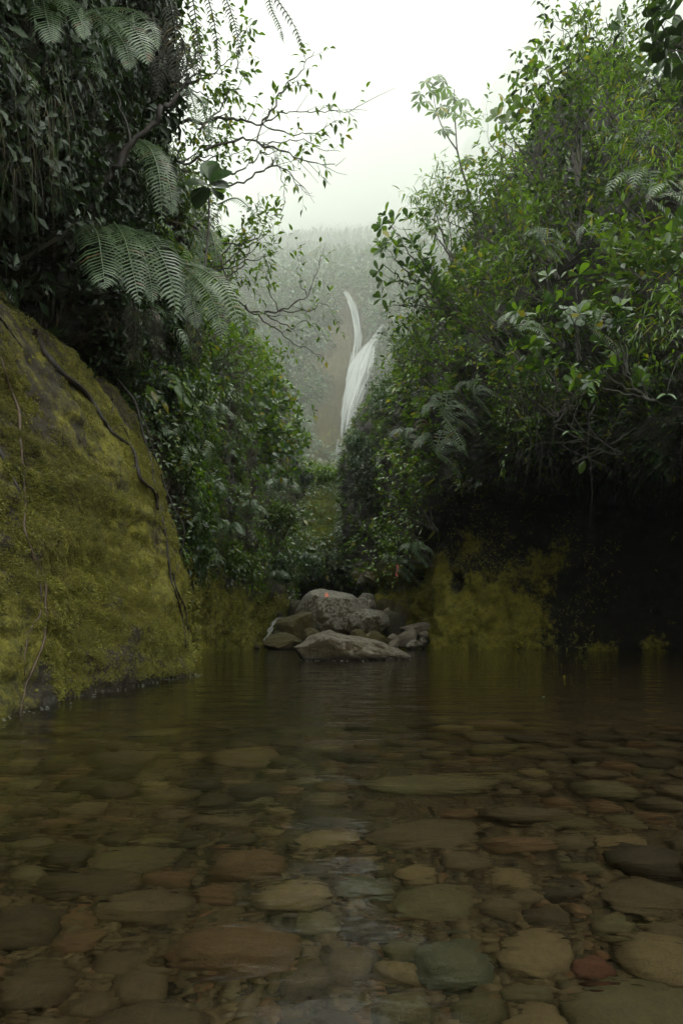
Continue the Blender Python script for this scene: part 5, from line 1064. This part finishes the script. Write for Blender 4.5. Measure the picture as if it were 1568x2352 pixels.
# ---- roots and vines
GV = 'roots running down the mossy slab'
def root(label, pts, r0, r1, surf, name='root', group=GV, lift=.6, rough=.012, mat=None):
    p3 = []; last = None
    for x, y in smooth_path([(a, b, 0) for a, b in pts], max(10, len(pts) * 5))[:, :2]:
        loc, nor = pix_hit(surf, x, y)
        if loc is None or (last is not None and abs(loc.y - last) > 1.2): loc = P(x, y, last if last else 6.6); nor = Vector((0, -1, 0))
        last = loc.y; p3.append(np.array(loc) + np.array(nor) * r0 * lift)
    c = np.array(p3); c[1:-1] = (c[:-2] + c[1:-1] * 2 + c[2:]) / 4; c = c + rough * np.stack([pnoise(c * 7 + q * 9.1) for q in range(3)], 1)
    g = Geo(); tube(g, c, r0, r1, 6); b = P(pts[0][0], pts[0][1], c[0][1]); o = g.build(name, M['root_pale' if ' pale' in label or 'reddish root h' in label else 'root'], None, origin=c[0]); return tag(o, label, 'root', group)
cv = lambda L: [(x * .5, 627 + y * .5) for x, y in L]
root('thick dark root running diagonally over the upper slab', cv([(150, 270), (210, 380), (290, 470), (400, 560), (470, 680), (520, 740), (600, 810), (620, 880), (640, 950), (700, 1000), (720, 1090)]), .028, .014, Ao)
root('long reddish root hanging straight at the left of the slab', cv([(0, 390), (30, 490), (80, 620), (95, 800), (110, 1000), (115, 1090), (105, 1160), (140, 1270), (190, 1380), (205, 1470), (205, 1640), (160, 1790), (120, 1880), (95, 1990), (88, 2040)]), .012, .006, Ao)
root('dark root joining the long reddish root from the left edge', cv([(-10, 800), (40, 900), (60, 940), (100, 1050), (112, 1100)]), .012, .008, Ao)
root('fork of a pale root at the lower left of the slab', cv([(150, 1300), (185, 1440), (182, 1560), (130, 1660), (112, 1760), (110, 1850)]), .008, .004, Ao)
root('root along the right hand edge of the slab, from the hollow to the water', cv([(540, 490), (620, 590), (655, 720), (690, 850), (705, 960), (735, 1080), (765, 1250), (780, 1400), (815, 1500), (840, 1620), (850, 1720)]), .018, .008, Ao)
root('thin root beside the edge root of the slab', cv([(500, 520), (520, 600), (505, 720), (560, 700), (600, 800), (615, 900)]), .008, .005, Ao)
root('dark root hanging free beyond the edge of the slab', cv([(650, 640), (690, 760), (740, 920), (790, 1060), (850, 1180), (820, 1330), (800, 1400)]), .010, .005, Ao)
root('short straight root at the left edge of the slab', cv([(-5, 205), (40, 260), (100, 340)]), .010, .006, Ao)
root('wiry root with a loop low on the edge of the slab', cv([(790, 1380), (815, 1470), (850, 1540), (865, 1640), (860, 1720)]), .012, .006, Ao)
for i, x in enumerate((438, 452, 470, 478, 492)):
    root('thin root line on the second mossy wall behind the slab', [(x, 1300 + 12 * i), (x + 4, 1370), (x + 2 + 3 * (i % 2), 1440), (x + 6, 1485)], .012, .006, Lo, group='roots on the second mossy wall')
GH = 'roots hanging in the dark hollow at the right'
rr = random.Random(77)
for i in range(17):
    x = rr.uniform(1190, 1580); y = rr.uniform(820, 960); Y = 11.5 - (x - 1190) / 390 * 3.6 + rr.uniform(-.4, .6); n = rr.choice((0, 0, 1))
    if n == 0: pts = [(x, y), (x + rr.uniform(-40, 40), y + 40), (x + rr.uniform(-70, 70), y + 75), (x + rr.uniform(-100, 100), y + rr.uniform(60, 130)), (x + rr.uniform(-140, 140), y + rr.uniform(20, 150))]
    else: pts = [(x, y), (x + rr.uniform(-10, 10), y + 100), (x + rr.uniform(-15, 15), y + 190), (x + rr.uniform(-15, 15), y + rr.uniform(230, 330))]
    c = smooth_path(Ps(pts, Y), 22); c = c + .05 * np.stack([pnoise(c * 4 + q * 9.1) for q in range(3)], 1); g = Geo(); r0 = rr.uniform(.007, .017) * (.6 if n else 1); tube(g, c, r0, r0 * .5, 5)
    o = g.build('hanging_root', M['bark_moss' if i % 2 else 'root'], None, origin=c[0]); tag(o, 'thin straight root hanging down in front of the dark hollow' if n else 'twisted mossy root looping over the mouth of the dark hollow', 'root', GH)
# grass hanging at the left edge
pl = Plant('hanging_grass', 'tuft of long hanging grass with brown dead blades at the left edge', 'grass tuft', P(20, 230, 4.2))
gb, gd = Geo(), Geo()
for i in range(120):
    x, y = rng.uniform(-60, 150), rng.uniform(120, 420); Y = 4.1 + rng.uniform(-.3, .3); L = rng.uniform(60, 190); dx = rng.gauss(12, 28)
    c = smooth_path(Ps([(x, y), (x + dx * .6, y - L * .1), (x + dx, y + L * .35), (x + dx * 1.2, y + L)], Y), 8); g = gb if i % 3 else gd; w = np.array([1, .3, 0]) * rng.uniform(.0016, .0042)
    g.add(np.concatenate([np.array([q - w * (1 - j / 8), q + w * (1 - j / 8)]) for j, q in enumerate(c)]), [(2 * j, 2 * j + 1, 2 * j + 3, 2 * j + 2) for j in range(7)])
tag(pl.part(gb, 'green_blades', M['grass']), kind='stuff'); tag(pl.part(gd, 'dead_blades', M['fern_dead']), kind='stuff')
for i, (px, py, m) in enumerate(((1340, 1518, 'grass'), (1480, 1542, 'leaf_bright'), (1250, 1602, 'leaf_red'), (1405, 1560, 'grass'), (1190, 1540, 'grass'), (1300, 1555, 'leaf_bright'))):
    Y = CAMH * FP / (py - HY); o = link('fallen_leaf', leaf_mesh('ovate', m)); o.location = P(px, py, Y) + Vector((0, 0, .008)); o.rotation_euler = (R(8), R(6), i * 1.3); o.scale = (.055,) * 3
    tag(o, 'tiny yellowish fallen leaf floating on the dark water at the right', 'leaf', 'fallen leaves floating on the pool')
print('leaf objects', n_leaf[0], 'objects', len(bpy.data.objects), 'tris', sum(len(m.polygons) for m in bpy.data.meshes))
